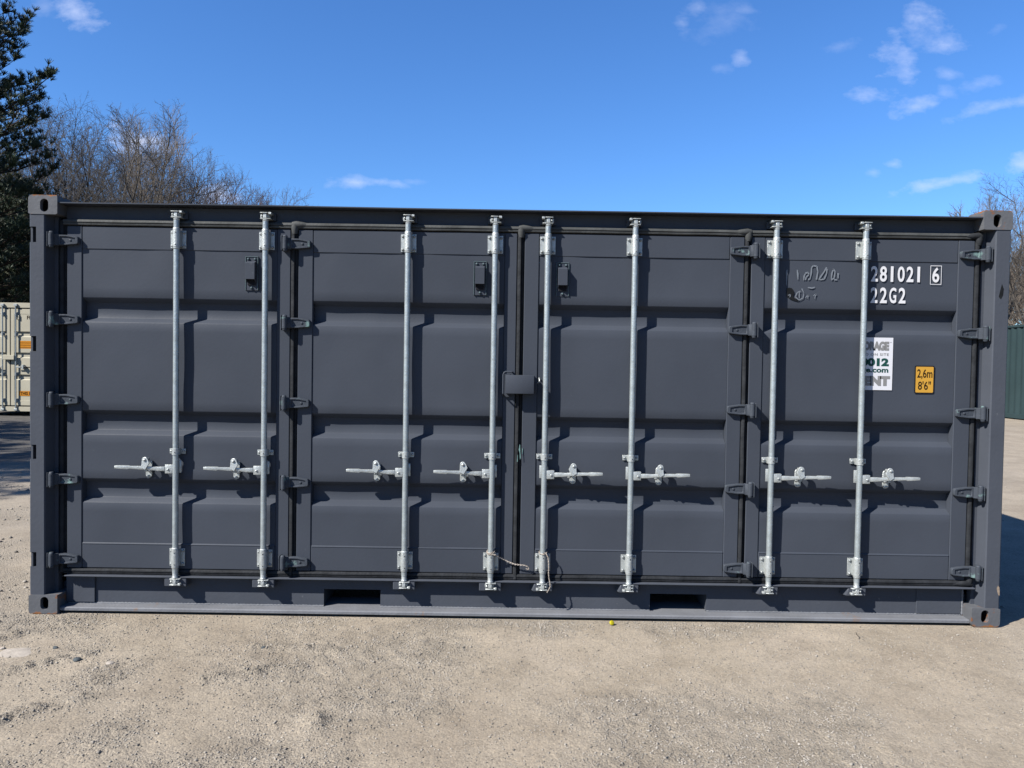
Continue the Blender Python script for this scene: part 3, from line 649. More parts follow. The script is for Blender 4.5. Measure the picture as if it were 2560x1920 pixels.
# ---------------------------------------------------------------- lock rods
YR = .036
def rod(xr, s):
    """galvanised lock rod; the handle points to -s side: s=+1 handle to the left"""
    h = -s
    mb = MB(); mb.tube([(0, YR, .262), (0, YR, 2.455)], .0178, 20)
    rd = mb.build('lock_rod', 'zinc', C, ang=60, loc=(xr, 0, 0))
    # bearing brackets
    for zc in (2.341, .351):
        q = MB()
        q.box(-.048, .048, YD-.0065, YD-.0005, zc-.055, zc+.055); b0 = q
        q.tube([(0, YR+.001, zc-.050), (0, YR+.001, zc+.050)], .0235, 18)
        q.box(-.0232, .0232, YR+.002, YD-.0068, zc-.049, zc+.049)
        q.tube([(0, YR, zc+.050), (0, YR, zc+.064), (0, YR, zc+.068)], [.0215, .0215, .019], 18); q.tube([(0, YR, zc-.064), (0, YR, zc-.060), (0, YR, zc-.0505)], [.019, .0215, .0215], 18)
        for bx in (-.036, .036):
            for bz in (-.041, .041): q.dome((bx, YD-.0065, zc+bz), .0090, h=.012, n=8, mi=2)
        for bz in (-.037, .037): q.tube([(.003, YR-.0222, zc+bz), (.003, YR-.0232, zc+bz)], .0040, 8, 1)
        q.build('bearing_bracket', ['zinc2', 'hole', 'bolt'], rd, bev=.0022, ang=40)
    # middle guide
    q = MB(); zc = 1.020
    q.box(-.050, .050, YD-.0055, YD-.0005, zc-.016, zc+.016); q.tube([(0, YR, zc-.020), (0, YR, zc+.020)], .0222, 18); q.box(-.0222, .0222, YR+.001, YD-.006, zc-.0195, zc+.0195)
    for bx in (-.038, .038): q.dome((bx, YD-.0055, zc), .0085, h=.010, n=8, mi=2)
    q.tube([(.003, YR-.0215, zc-.003), (.003, YR-.0230, zc-.003)], .004, 8, 1)
    q.build('rod_guide', ['zinc2', 'hole', 'bolt'], rd, bev=.002, ang=40)
    # cams
    for up in (1, -1):
        q = MB(); z0 = 2.432 if up > 0 else .262
        Zc = lambda t: z0+up*t
        q.tube([(0, YR, Zc(-.002)), (0, YR, Zc(.024)), (0, YR, Zc(.028)), (0, YR, Zc(.036))], [.0160, .0165, .0195, .0195], 16)
        def bx(x0, x1, y0, y1, a, b_):
            a, b_ = sorted((Zc(a), Zc(b_))); x0, x1 = sorted((s*x0, s*x1)); q.box(x0, x1, y0, y1, a, b_)
        bx(-.030, .036, YR-.018, YR+.040, .037, .043)          # lower plate
        bx(-.012, .010, YR-.016, YR+.034, .0432, .072)         # web
        bx(-.030, .020, YR-.022, YR+.034, .0725, .0785)        # upper plate
        bx(.022, .040, YR-.020, YR+.030, .066, .080)           # bright nose
        bx(-.034, -.020, YR+.002, YR+.048, .046, .070)
        q.prism([(s*.010, YR-.012, Zc(.048)), (s*.024, YR+.004, Zc(.048)), (s*.024, YR+.04, Zc(.048)), (s*.010, YR+.04, Zc(.048))], (0, 0, up*.022))
        q.dome((s*-.021, YR-.003, Zc(.058)), .008, h=.012, n=8)
        q.build('cam', 'zinc2', rd, bev=.0025, ang=40)
    # painted keepers on the rails
    q = MB()
    if s > 0: q.prism([(-.070, .040, .170), (-.070, .040, .2238), (.068, .040, .2238), (.068, .040, .170)], (0, .0645, 0))
    else: q.prism([(-.074, .104, .168), (-.052, .055, .172), (-.052, .055, .2238), (-.068, .104, .2238)], (0, 0, 0.0001)); q.v, q.f, q.m = [], [], []
    if s < 0:
        vs = [(-.080, .1048, .166), (.080, .1048, .166), (.080, .1048, .2238), (-.070, .1048, .2238), (-.058, .040, .172), (.062, .040, .172), (.062, .040, .2236), (-.050, .040, .2236)]
        q.add(vs, [(0, 1, 5, 4), (1, 2, 6, 5), (2, 3, 7, 6), (3, 0, 4, 7), (4, 5, 6, 7), (3, 2, 1, 0)])
    q.build('bottom_keeper', 'frame', rd, bev=.004)
    q = MB(); q.box(-.05, .05, .078, .0995, 2.468, 2.515); q.build('top_keeper', 'frame', rd, bev=.004)
    # handle hub and arm
    q = MB()
    def hb(a, b_, y0, y1, z0, z1, mi=0):
        a, b_ = sorted((h*a, h*b_)); q.box(a, b_, y0, y1, z0, z1, mi)
    hb(.012, .062, YR-.012, YR+.010, .884, .938)
    hb(-.030, .012, YR+.012, YR+.018, .886, .965)                    # rear lug of the hub behind the rod
    q.dome((h*.043, YR-.012, .909), .0075, h=.008, n=8)
    def bar(pts):                                                    # pts: (distance, y, zlow, zhigh, thickness)
        vs = []
        for d_, y, z0, z1, t in pts: vs += [(h*d_, y, z0), (h*d_, y, z1), (h*d_, y+t, z1), (h*d_, y+t, z0)]
        fs = [(k*4+i, k*4+(i+1) % 4, k*4+4+(i+1) % 4, k*4+4+i) for k in range(len(pts)-1) for i in range(4)]
        q.add(vs, fs+[(0, 1, 2, 3), tuple(len(vs)-4+i for i in (3, 2, 1, 0))])
    bar([(.063, .022, .898, .925, .018), (.100, .020, .899, .925, .014), (.135, .018, .903, .924, .012), (.150, .014, .906, .926, .014), (.205, .008, .908, .929, .016), (.275, .002, .913, .929, .020), (.285, .000, .909, .932, .024), (.338, -.004, .913, .932, .024), (.362, -.004, .915, .931, .022)])
    q.tube([(h*.155, .030, .904), (h*.155, .030, .896), (h*.155, .030, .888)], [.016, .014, .006], 10)
    q.build('handle', 'zinc2', rd, bev=.003, seg=2, ang=40)
    # catch and retainer
    q = MB(); cx = h*.181
    pl = [(cx+.020*math.cos(t), (.945 if math.sin(t) > 0 else .868)+.019*math.sin(t)) for t in [2*PI*k/20+.01 for k in range(20)]]
    q.prism([(a, YP-.009, b_) for a, b_ in pl], (0, .0085, 0))
    q.box(cx-.010, cx+.010, .022, YP-.0095, .893, .903)
    tr = -h
    wd = [(cx+.019*math.cos(t), .967+.019*math.sin(t)) for t in [R(20+k*20) for k in range(8)]]+[(cx-tr*.018, .940), (cx-tr*.022, .922), (cx+tr*.006, .905), (cx+tr*.016, .925), (cx+tr*.031, .948)]
    wc = (sum(p[0] for p in wd)/len(wd), sum(p[1] for p in wd)/len(wd)); wd.sort(key=lambda p: math.atan2(p[1]-wc[1], p[0]-wc[0]))
    q.prism([(a, .004 if b_ < .95 else .010, b_) for a, b_ in wd], (0, .010, 0))
    q.tube([(cx, YP-.010, .966), (cx, .006, .966)], .0095, 10)
    q.dome((cx, YP-.009, .862), .0085, h=.010, n=8); q.dome((cx, .008, .968), .010, h=.010, n=8)
    q.build('handle_catch', 'zinc2', rd, bev=.002, ang=40)
    return rd
RX = [-2.135, -1.585, -.702, -.161, .166, .708, 1.586, 2.141]
r1 = rod(RX[0], 1); r5 = rod(RX[4], -1)
for x in RX[1:4]: copy_tree(r1, C, (x, 0, 0))
for x in RX[5:]: copy_tree(r5, C, (x, 0, 0))
# lock box over the centre seam
mb = MB()
x0, x1, z0, z1 = -.088, .092, 1.415, 1.532
mb.box(x0+.004, x1, -.010, -.004, z0, z1-.002); mb.box(x0+.004, x1, -.0038, .069, z1-.008, z1-.002); mb.box(x1-.006, x1, -.0038, .0695, z0, z1-.0085); mb.box(x0+.004, x0+.010, -.0038, .0695, z0, z1-.0085)
mb.prism([(x1+.0005, .0695, z0+.01), (x1+.0005, .0695, z1-.012), (x1+.020, .0695, z1-.025), (x1+.020, .0695, z0+.01)], (0, -.006, 0))
lb = mb.build('lock_box', 'paint', C, bev=.0035, seg=2)
mb = MB(); mb.tube([(x0-.010, .0695, z0-.012), (x0-.011, .02, z0-.008), (x0-.011, .006, z0), (x0-.011, .006, z1), (x0-.006, .006, z1+.012), (x0+.004, .006, z1+.018), (x0+.040, .008, z1+.018), (x0+.048, .02, z1+.014), (x0+.048, .0695, z1+.012)], .0052, 8)
mb.box(x0-.004, x0+.03, .055, .0698, z0-.022, z1+.004)
mb.build('guard_plate', 'paint', lb)
mb = MB(); mb.tube([(x1+.034, .064, z1-.022), (x1+.036, .052, z1-.034), (x1+.032, .050, z1-.046), (x1+.022, .056, z1-.049)], .0035, 8); mb.tube([(x1+.034, .069, z1-.020), (x1+.034, .062, z1-.022)], .006, 8); mb.build('hook', 'zinc2', lb)

# ---------------------------------------------------------------- rope ends tied to the two middle rods
def rope(name, pts, r, label):
    # densify, then twist two strands round the line
    P = []
    for i in range(len(pts)-1):
        a, b_ = Vector(pts[i]), Vector(pts[i+1]); k = max(2, int((b_-a).length/.004))
        P += [a.lerp(b_, t/k) for t in range(k)]
    P.append(Vector(pts[-1])); mb = MB()
    for ph in (0, PI):
        Q = []
        for i, p in enumerate(P):
            t = (P[min(i+1, len(P)-1)]-P[max(i-1, 0)]).normalized(); a = t.cross(Vector((.3, .2, 1))).normalized(); c = a.cross(t); an = i*.75+ph
            Q.append(p+(a*math.cos(an)+c*math.sin(an))*r*.55)
        mb.tube(Q, r*.62, 5)
    o = mb.build(name, 'rope', None, ang=60); tag(o, label, 'rope'); return o
def coil(xr, z, turns, r=.0245, drop=.006):
    return [(xr+r*math.cos(a), YR+r*math.sin(a), z-drop*a/(2*PI)+.006*math.sin(a)) for a in [-PI/2+2*PI*k/14 for k in range(int(14*turns)+1)]]
rope('rope', coil(RX[3], .424, 2)+[(-.134, .014, .408), (-.115, .024, .392), (-.096, .040, .378), (-.072, .050, .365), (-.040, .048, .351), (-.014, .040, .343), (.018, .038, .339), (.049, .038, .337), (.068, .040, .331), (.079, .042, .322), (.080, .044, .313), (.070, .044, .310), (.062, .044, .316)], .0042, 'frayed pale rope on the rod left of the centre seam, its end stretched sideways')
rope('rope', coil(RX[4], .424, 1.5)+[(.186, .008, .418), (.198, .010, .395), (.202, .008, .360), (.202, .008, .302), (.206, .010, .262), (.212, .008, .235), (.214, .008, .215), (.206, .008, .195), (.194, .008, .176)], .0038, 'frayed pale rope hanging straight down the rod right of the centre seam')

# ---------------------------------------------------------------- loose things on the ground
def stone_mesh(name, r, seed, m, flat=.6, sub=2):
    bm = bmesh.new(); bmesh.ops.create_icosphere(bm, subdivisions=sub, radius=r)
    for v in bm.verts:
        k = 1+.45*noise.noise(v.co/r*.9+Vector((seed, 0, 0)))+.12*noise.noise(v.co/r*3+Vector((seed, 5, 0)))
        v.co *= k; v.co.z *= flat
    me = bpy.data.meshes.new(name); bm.to_mesh(me); bm.free(); me.materials.append(M[m]); finish(me, 28); return me
def gz(x, y): return float(ground_h(np.array([[x]]), np.array([[y]]))[0, 0])
def put(name, me, x, y, label, cat, group=None, rz=0, dz=0):
    o = link(name, me, None, (x, y, gz(x, y)+dz)); o.rotation_euler.z = rz; return tag(o, label, cat, group)
G = 'loose stones in front of the container'
put('stone', stone_mesh('stone', .020, 1, 'dstone'), -2.315, -.735, 'largest blue grey stone, lying alone in the gravel right of the pale slab', 'stone', G, .5, .006)
put('stone', stone_mesh('stone', .014, 2, 'dstone'), -2.53, -.567, 'small dark stone just above right of the pale flat slab', 'stone', G, 1, .004)
put('slab', stone_mesh('slab', .085, 3, 'pstone', .10), -2.70, -.625, 'pale flat stone slab almost flush with the gravel near the left corner', 'stone slab', None, .3, -.003)
put('stone', stone_mesh('stone', .014, 4, 'dstone', .7), -1.40, -.53, 'dark stone at the upper end of the rubble left of centre', 'stone', G, 1, .004)
put('stone', stone_mesh('stone', .013, 5, 'pstone', .5), -2.808, -.583, 'pale stone at the left edge of the picture beside the slab', 'stone', G, 1, .004)
put('stone', stone_mesh('stone', .020, 6, 'pstone', .3), -2.13, -.76, 'flat pale stone right of the largest blue grey stone', 'stone', G, .2, .002)
mb = MB(); mb.tube([(0, 0, 0), (0, 0, .014), (0, 0, .017)], [.018, .019, .016], 16); o = mb.build('plastic_cap', 'bright', None, bev=.002)
o.location = (.591, -.050, gz(.591, -.05)+.012); o.rotation_euler = (.9, .3, .4); o.scale = (.8, .8, .8); tag(o, 'small bright yellow plastic cap lying just below the bottom rail', 'cap')
mb = MB(); mb.tube([(0, 0, .004), (.012, .03, .007), (.015, .07, .005), (.03, .11, .004)], [.0015, .002, .0018, .001], 5); o = mb.build('twig', 'bark', None)
o.location = (2.03, -.26, gz(2.03, -.26)); tag(o, 'thin dark twig lying on the packed gravel below the right fork pocket', 'twig')

# gravel: thousands of small angular stones, denser where the surface is loose
rng = np.random.RandomState(4)
def gravel(n_try, xr, yr, rmin, rmax, thr):
    xs_ = rng.uniform(*xr, n_try); ys_ = rng.uniform(*yr, n_try)
    dens = rough_mask(xs_, ys_)
    dens = np.maximum(dens, churn(xs_, ys_)*1.3)
    keep = rng.uniform(0, 1, n_try) < thr+(1-thr)*dens**1.5
    keep &= ~((np.abs(xs_) < 3.03) & (ys_ > .02) & (ys_ < 2.45))
    xs_, ys_ = xs_[keep], ys_[keep]; n_ = len(xs_)
    r = rmin+(rmax-rmin)*rng.power(.35, n_)
    z_ = ground_h(xs_, ys_)
    base = np.array([(1, 0, 0), (0, 1, 0), (-1, 0, 0), (0, -1, 0), (0, 0, 1), (0, 0, -.6), (.6, .6, .5), (-.6, -.5, .45)], dtype=float)
    F = np.array([(0, 6, 4), (6, 1, 4), (0, 1, 6), (1, 2, 4), (2, 7, 4), (7, 3, 4), (2, 3, 7), (3, 0, 4), (1, 0, 5), (2, 1, 5), (3, 2, 5), (0, 3, 5)])
    V = base[None]*(1+rng.uniform(-.35, .35, (n_, 8, 1)))*r[:, None, None]
    V[:, :, 0] *= rng.uniform(.7, 1.3, (n_, 1)); V[:, :, 2] *= rng.uniform(.5, .9, (n_, 1))
    an = rng.uniform(0, 2*PI, n_); ca, sa = np.cos(an)[:, None], np.sin(an)[:, None]
    x_ = V[:, :, 0]*ca-V[:, :, 1]*sa; y_ = V[:, :, 0]*sa+V[:, :, 1]*ca
    V = np.stack([x_+xs_[:, None], y_+ys_[:, None], V[:, :, 2]+z_[:, None]+r[:, None]*.15], 2)
    return V.reshape(-1, 3), (F[None]+(np.arange(n_)*8)[:, None, None]).reshape(-1, 3)
parts = [gravel(90000, (-3.4, 3.4), (-1.9, .02), .0016, .0062, .28), gravel(3500, (-3.4, 3.4), (-1.9, .02), .005, .010, .06), gravel(5000, (-9, -2.9), (-.2, 6), .005, .02, .1), gravel(1500, (3.1, 9), (0, 7), .005, .016, .1)]
vs = np.concatenate([p[0] for p in parts]); off = 0; fl = []
for p in parts: fl.append(p[1]+off); off += len(p[0])
fl = np.concatenate(fl).astype(np.int32)
me = bpy.data.meshes.new('gravel'); me.vertices.add(len(vs)); me.vertices.foreach_set('co', vs.astype(np.float32).ravel())
me.loops.add(fl.size); me.loops.foreach_set('vertex_index', fl.ravel()); me.polygons.add(len(fl)); me.polygons.foreach_set('loop_start', np.arange(0, fl.size, 3, dtype=np.int32)); me.polygons.foreach_set('loop_total', np.full(len(fl), 3, dtype=np.int32)); me.update()
me.materials.append(M['stone']); o = link('gravel', me); tag(o, 'loose crushed gravel scattered over the yard in front of the container', 'gravel', kind='stuff')

# ---------------------------------------------------------------- far containers
def corr_y(mb, x, y0, y1, z0, z1, sx, dep=.036, per=.278, mi=0):
    p = []; y = y0
    while y < y1-.02:
        for a, d in ((0, 0), (.072, 0), (.14, dep), (.21, dep)):
            if y+a < y1: p.append((y+a, d))
        y += per
    p.append((y1, 0))
    mb.add([(x-sx*d, yy, zz) for yy, d in p for zz in (z0, z1)], [(2*k, 2*k+1, 2*k+3, 2*k+2) for k in range(len(p)-1)], mi)
def plain_casting(mb, x0, x1, y0, y1, z0, z1, mi=0): mb.box(x0, x1, y0, y1, z0, z1, mi)
def far_box(root, W_, Ln, H, paint):
    """frame, walls and roof around x 0..W_, y 0..Ln"""
    for x in (0, W_-.16):
        for y in (0, Ln-.16):
            q = MB(); q.box(x+.006, x+.154, y+.006, y+.154, .118, H-.118); q.build('corner_post', paint, root, bev=.004)
            for z in (0, H-.118):
                q = MB(); q.box(x, x+.16, y, y+.16, z, z+.118)
                q.tube([(x+.08, y-.0005 if y == 0 else y+.1605, z+.03), (x+.08, y-.0005 if y == 0 else y+.1605, z+.085)], .0, 3)
                q.build('corner_casting', paint, root, bev=.008)
    for x in (.01, W_-.07):
        q = MB(); q.box(x, x+.06, .161, Ln-.161, H-.10, H-.03); q.build('top_rail', paint, root, bev=.004)
        q = MB(); q.box(x, x+.06, .161, Ln-.161, .03, .17); q.build('bottom_rail', paint, root, bev=.004)
    for x, sx in ((.030, -1), (W_-.030, 1)):
        q = MB(); corr_y(q, x, .155, Ln-.155, .165, H-.095, sx); q.build('side_wall', paint, root)
    q = MB(); q.box(.02, W_-.02, .1, Ln-.1, H-.045, H-.035); q.build('roof_sheet', paint, root)
    q = MB(); p = []; x = .155
    while x < W_-.155:
        p += [(x, 0), (min(x+.07, W_-.155), 0), (min(x+.14, W_-.155), .036), (min(x+.21, W_-.155), .036)]; x += .278
    q.add([(xx, Ln-.03-d, zz) for xx, d in p for zz in (.02, H-.02)], [(2*k, 2*k+1, 2*k+3, 2*k+2) for k in range(len(p)-1)]); q.build('back_wall', paint, root)
# cream container, door end towards the camera
CH = 2.896
cr = empty('cream_container', (-13.341-1.219, 15.75, .12), 'cream white shipping container seen door end on, at the left edge', 'shipping container')
far_box(cr, 2.438, 6.058, CH, 'cream')
q = MB(); q.box(.161, 2.277, .012, .10, CH-.135, CH-.003); q.build('door_header', 'cream', cr, bev=.004)
q = MB(); q.box(.161, 2.277, .012, .10, .006, .13); q.build('door_sill', 'cream', cr, bev=.004)
for k, (a, b_) in enumerate(((.168, 1.208), (1.232, 2.272))):
    q = MB(); q.box(a, a+.09, .030, .07, .165, CH-.165); q.box(b_-.09, b_, .030, .07, .165, CH-.165); q.box(a+.091, b_-.091, .031, .07, .165, .30); q.box(a+.091, b_-.091, .031, .07, CH-.30, CH-.165)
    dr = q.build('door', 'cream', cr, bev=.003)
    P = [(.036, CH-.30)]
    for zc in (2.06, 1.50, .915):
        P += [(.036, zc+.075), (.075, zc+.045), (.075, zc-.045), (.036, zc-.075)]
    P.append((.036, .30)); q = MB()
    q.add([(x, y, z) for x in (a+.0905, b_-.0905) for y, z in P], [(i, len(P)+i, len(P)+i+1, i+1) for i in range(len(P)-1)]); q.build('door_panel', 'cream', dr)
    q = MB(); q.box(a-.01 if k else a-.006, b_+.006, .034, .06, CH-.164, CH-.137); q.box(a-.006, b_+.006, .034, .06, .132, .164)
    if k == 0: q.box(1.2085, 1.2315, .030, .06, .165, CH-.165)
    q.build('rubber_gasket', 'cdark', dr)
    for rx in ((a+.24, b_-.17) if k == 0 else (a+.155, b_-.24)):
        q = MB(); q.tube([(rx, -.012, .06), (rx, -.012, CH-.06)], .017, 10); rr_ = q.build('lock_rod', 'zinc', cr)
        for zc in (.30, 1.0, 2.06, CH-.30):
            q = MB(); q.box(rx-.045, rx+.045, .020, .0295, zc-.05, zc+.05); q.tube([(rx, -.012, zc-.045), (rx, -.012, zc+.045)], .024, 10); q.build('bearing_bracket', 'zinc2', rr_)
        for zc in (.055, CH-.065):
            q = MB(); q.box(rx-.045, rx+.045, -.034, .0115, zc-.03, zc+.03); q.build('cam', 'zinc2', rr_, bev=.006)
        hd = 1 if (rx-a) < .5 else -1
        q = MB(); q.box(*sorted((rx+hd*.02, rx+hd*.50)), -.040, -.022, 1.17, 1.20); q.box(*sorted((rx+hd*.17, rx+hd*.22)), -.045, .029, 1.13, 1.25); q.build('handle', 'zinc2', rr_, bev=.004)
dr2 = dr
q = MB(); q.box(1.07, 1.37, -.06, .029, 1.38, 1.50); q.build('lock_box', 'cream', cr, bev=.006)
q = MB(); q.box(1.40, 1.47, .0, .029, CH-.45, CH-.33); q.build('vent_box', 'cream', dr2, bev=.006)
q = MB(); q.add(*text_geo('FI', 1.66, 1.74, CH-.44, CH-.34, .033, .02)); q.build('painted_letters', 'brown', dr2)
q = MB(); yy = .033
q.add([(1.46, yy, 1.68), (1.95, yy, 1.68), (1.95, yy, 1.885), (1.46, yy, 1.885)], [(0, 1, 2, 3)], 0)
for k in range(3): q.add([(1.48, yy-.001, 1.705+k*.06), (1.93, yy-.001, 1.705+k*.06), (1.93, yy-.001, 1.715+k*.06), (1.48, yy-.001, 1.715+k*.06)], [(0, 1, 2, 3)], 1)
q.build('orange_sticker', ['orange', 'brown'], dr2)
q = MB(); q.add([(1.45, yy-.004, .42), (1.95, yy-.004, .42), (1.95, yy-.004, .55), (1.45, yy-.004, .55)], [(0, 1, 2, 3)], 0); q.add(*text_geo('THIS END', 1.48, 1.92, .44, .53, yy-.005, .03), 1)
q.build('orange_sticker', ['orange', 'brown'], dr2)
for i, (x, y) in enumerate(((.08, .1), (2.36, .1))):
    q = MB(); q.box(-.12, .12, -.10, .10, 0, .125); o = q.build('timber_block', 'wood', None, bev=.006); o.location = (cr.location.x+x, cr.location.y+y+.02, -.006)
    tag(o, ['timber block under the front left corner of the cream container', 'timber block under the front right corner of the cream container'][i], 'block', 'blocks under the cream container')
# green container, long corrugated side towards us
gr_ = empty('green_container', (15.28, 14.4, .15), 'dark green corrugated shipping container standing at the right edge', 'shipping container')
far_box(gr_, 2.438, 6.3, 2.89, 'green')

# ---------------------------------------------------------------- trees
def bare_tree_segments(seed, H, spread=1.0, stems=5, levels=4, kids=(10, 7, 5, 3), upright=.6, fork=.28, kr=1.0):
    """short trunk that forks into ascending leaders, each carrying side branches down to fine twigs"""
    rd_ = random.Random(seed); segs = []
    def grow(p, d, ln, r, lv):
        n_ = 8 if lv == 0 else (5 if lv == 1 else (3 if lv == 2 else 2)); pts = [p]; dirs = [d]
        for k in range(n_):
            j = Vector((rd_.gauss(0, 1), rd_.gauss(0, 1), rd_.gauss(0, .6)))*(.055 if lv == 0 else .09)
            d = (d+j+Vector((0, 0, upright*(.07 if lv == 0 else .05)))).normalized(); p = p+d*(ln/n_); pts.append(p); dirs.append(d)
        r1 = r*(.14 if lv == 0 else .3)
        for k in range(n_): segs.append((pts[k], pts[k+1], r+(r1-r)*(k/n_)**.8, r+(r1-r)*((k+1)/n_)**.8, lv))
        if lv >= levels: return
        nk = kids[lv]; a0 = rd_.uniform(0, 2*PI)
        for k in range(nk):
            t = (.12 if lv == 0 else .2)+(.86 if lv == 0 else .78)*(k+rd_.random())/nk
            i_ = min(n_-1, int(t*n_)); q_ = pts[i_].lerp(pts[i_+1], t*n_-i_); dd = dirs[i_+1]
            x_ = dd.cross(Vector((.2, .9, .1))).normalized(); y_ = x_.cross(dd); az = a0+2.4*k+rd_.uniform(-.6, .6)
            a = x_*math.cos(az)+y_*math.sin(az); an = R(rd_.uniform(26, 50))*spread
            nd = (dd*math.cos(an)+a*math.sin(an)).normalized()
            if nd.z < .05: nd.z = rd_.uniform(.0, .25); nd.normalize()
            cl_ = ln*rd_.uniform(.26, .44)*(1.25-.65*t) if lv == 0 else ln*rd_.uniform(.40, .62)*(1.2-.5*t)
            rr = (r+(r1-r)*t**.8)*rd_.uniform(.45, .62)
            grow(q_, nd, cl_, max((.030, .014, .008, .0058)[lv]*kr, rr), lv+1)
    r0 = H*.017; p = Vector((0, 0, -.3)); tl = []; d = Vector((0, 0, 1))
    for k in range(5): tl.append(p); d = (d+Vector((rd_.gauss(0, .05), rd_.gauss(0, .05), 0))).normalized(); p = p+d*(H*(fork+.06)/4)
    for k in range(4): segs.append((tl[k], tl[k+1], r0*(1.15-.1*k), r0*(1.05-.1*k), 0))
    for s in range(stems):
        a = 2*PI*s/stems+rd_.uniform(-.5, .5); t = rd_.uniform(.62, 1)*4; i_ = min(3, int(t)); q = tl[i_].lerp(tl[i_+1], t-i_)
        an = R(rd_.uniform(10, 40))*spread if s else R(6)
        grow(q, Vector((math.cos(a)*math.sin(an), math.sin(a)*math.sin(an), math.cos(an))), (H-q.z)*rd_.uniform(.86, 1.03), r0*rd_.uniform(.42, .66), 0)
    return segs
def segs_mesh(name, segs, m, thick=1.0):
    vs = []; fs = []
    for a, b_, ra, rb, lv in segs:
        n_ = 7 if lv == 0 else (5 if lv == 1 else 3)
        t = (b_-a)
        if t.length < 1e-6: continue
        t.normalize(); x = t.cross(Vector((.31, .87, .13))).normalized(); y = x.cross(t); k0 = len(vs)
        for p, r in ((a, ra*thick), (b_, rb*thick)):
            for k in range(n_):
                c = math.cos(2*PI*k/n_)*r; s = math.sin(2*PI*k/n_)*r
                vs.append((p.x+x.x*c+y.x*s, p.y+x.y*c+y.y*s, p.z+x.z*c+y.z*s))
        for k in range(n_): fs.append((k0+k, k0+(k+1) % n_, k0+n_+(k+1) % n_, k0+n_+k))
    me = bpy.data.meshes.new(name); me.from_pydata(vs, [], fs); me.materials.append(M[m]); me.polygons.foreach_set('use_smooth', [True]*len(me.polygons)); me.update(); return me
PROTO = {}
for key, args in {'wide': dict(seed=3, H=15, spread=1.15, stems=6, kids=(12, 8, 5, 3), fork=.22, kr=1.12), 'vase': dict(seed=8, H=15, spread=.9, stems=6, kids=(11, 8, 5, 3), fork=.16, kr=1.12),
                  'tall': dict(seed=21, H=15, spread=.62, stems=4, kids=(12, 7, 5, 3), upright=.9, fork=.34), 'bush': dict(seed=34, H=12, spread=.9, stems=9, kids=(10, 7, 5, 3), upright=.7, fork=.05, kr=1.2)}.items():
    sg = bare_tree_segments(**args); top = max(s[1].z for s in sg)
    PROTO[key] = (top, [s for s in sg if s[4] < 1], [s for s in sg if s[4] >= 1], {})
def bare_tree(kind, x, y, h, label, rz=0, m='twig', wid=1.0):
    top, tr, crn, cache = PROTO[kind]
    if m not in cache: cache[m] = (segs_mesh('trunk', tr, 'bark' if m != 'twig3' else 'twig3'), segs_mesh('crown', crn, m, 1.0))
    a, b_ = cache[m]
    root = empty('bare_tree', (x, y, gz(x, y)), label, 'tree', 'bare trees behind the containers', rz)
    s = h/top; root.scale = (s*wid, s*wid, s)
    link('trunk', a, root); link('crown', b_, root); return root
def at_px(u, v, D):
    """ground position and height of something whose top is seen at (u, v) of the 2560 px photograph, D metres away"""
    x = -.064+D*(u-1280)/1923.; y = -4.756+D; hz = 889+(u/2560.)*40
    return x, y, 1.6+(hz-v)/1923.*D-gz(x, y)
TR = [('wide', 118, 262, 41, 'bare spreading tree just right of the tall pine', .4, 'twig', 1.0), ('vase', 205, 250, 44, 'tallest bare tree, many-stemmed, left of the white cloud', 1.9, 'twig', .95),
      ('wide', 300, 272, 40, 'bare tree with crossing limbs in front of the white cloud', 3.3, 'twig', .95), ('wide', 165, 280, 48, 'bare tree set back between the tall pine and the tallest bare tree', 5.2, 'twig', 1.0), ('vase', 262, 285, 49, 'bare tree set back directly behind the left end of the white cloud', 4.4, 'twig', .9),
      ('tall', 372, 268, 43, 'upright bare tree with pale trunk right of the white cloud', .9, 'twig3', .8),
      ('vase', 425, 305, 45, 'bare tree with upswept branches at the right end of the tall group', 2.4, 'twig', .62), ('bush', 468, 418, 50, 'low bushy bare tree at the foot of the tall group', 1.2, 'twig2', .9),
      ('bush', 545, 424, 56, 'rounded reddish bare tree standing alone above the container roof', 0, 'twig2', .9), ('bush', 610, 432, 58, 'thin reddish bare tree right of the rounded one', 2.2, 'twig2', .85), ('bush', 668, 470, 60, 'smallest bare tree, last one to the right above the roof', 4.2, 'twig2', .7),
      ('tall', 60, 330, 46, 'bare tree half hidden behind the lower boughs of the tall pine', 4, 'twig', 1.0), ('wide', -10, 420, 50, 'bare tree above the cream container, behind the pines', 5, 'twig', 1.0),
      ('vase', 2462, 512, 48, 'thin bare tree whose twigs show left of the right corner', .6, 'twig2', .62), ('tall', 2520, 470, 46, 'bare tree rising behind the right corner post', 2.6, 'twig3', .8), ('wide', 2600, 425, 43, 'tallest bare tree at the right edge above the green container', 1.1, 'twig', .8)]
for kind, u, v, D, lab, rz, m, wd in TR:
    v -= 8 if kind == 'bush' else 20
    x, y, h = at_px(u, v, D); bare_tree(kind, x, y, h, lab, rz, m, wd)
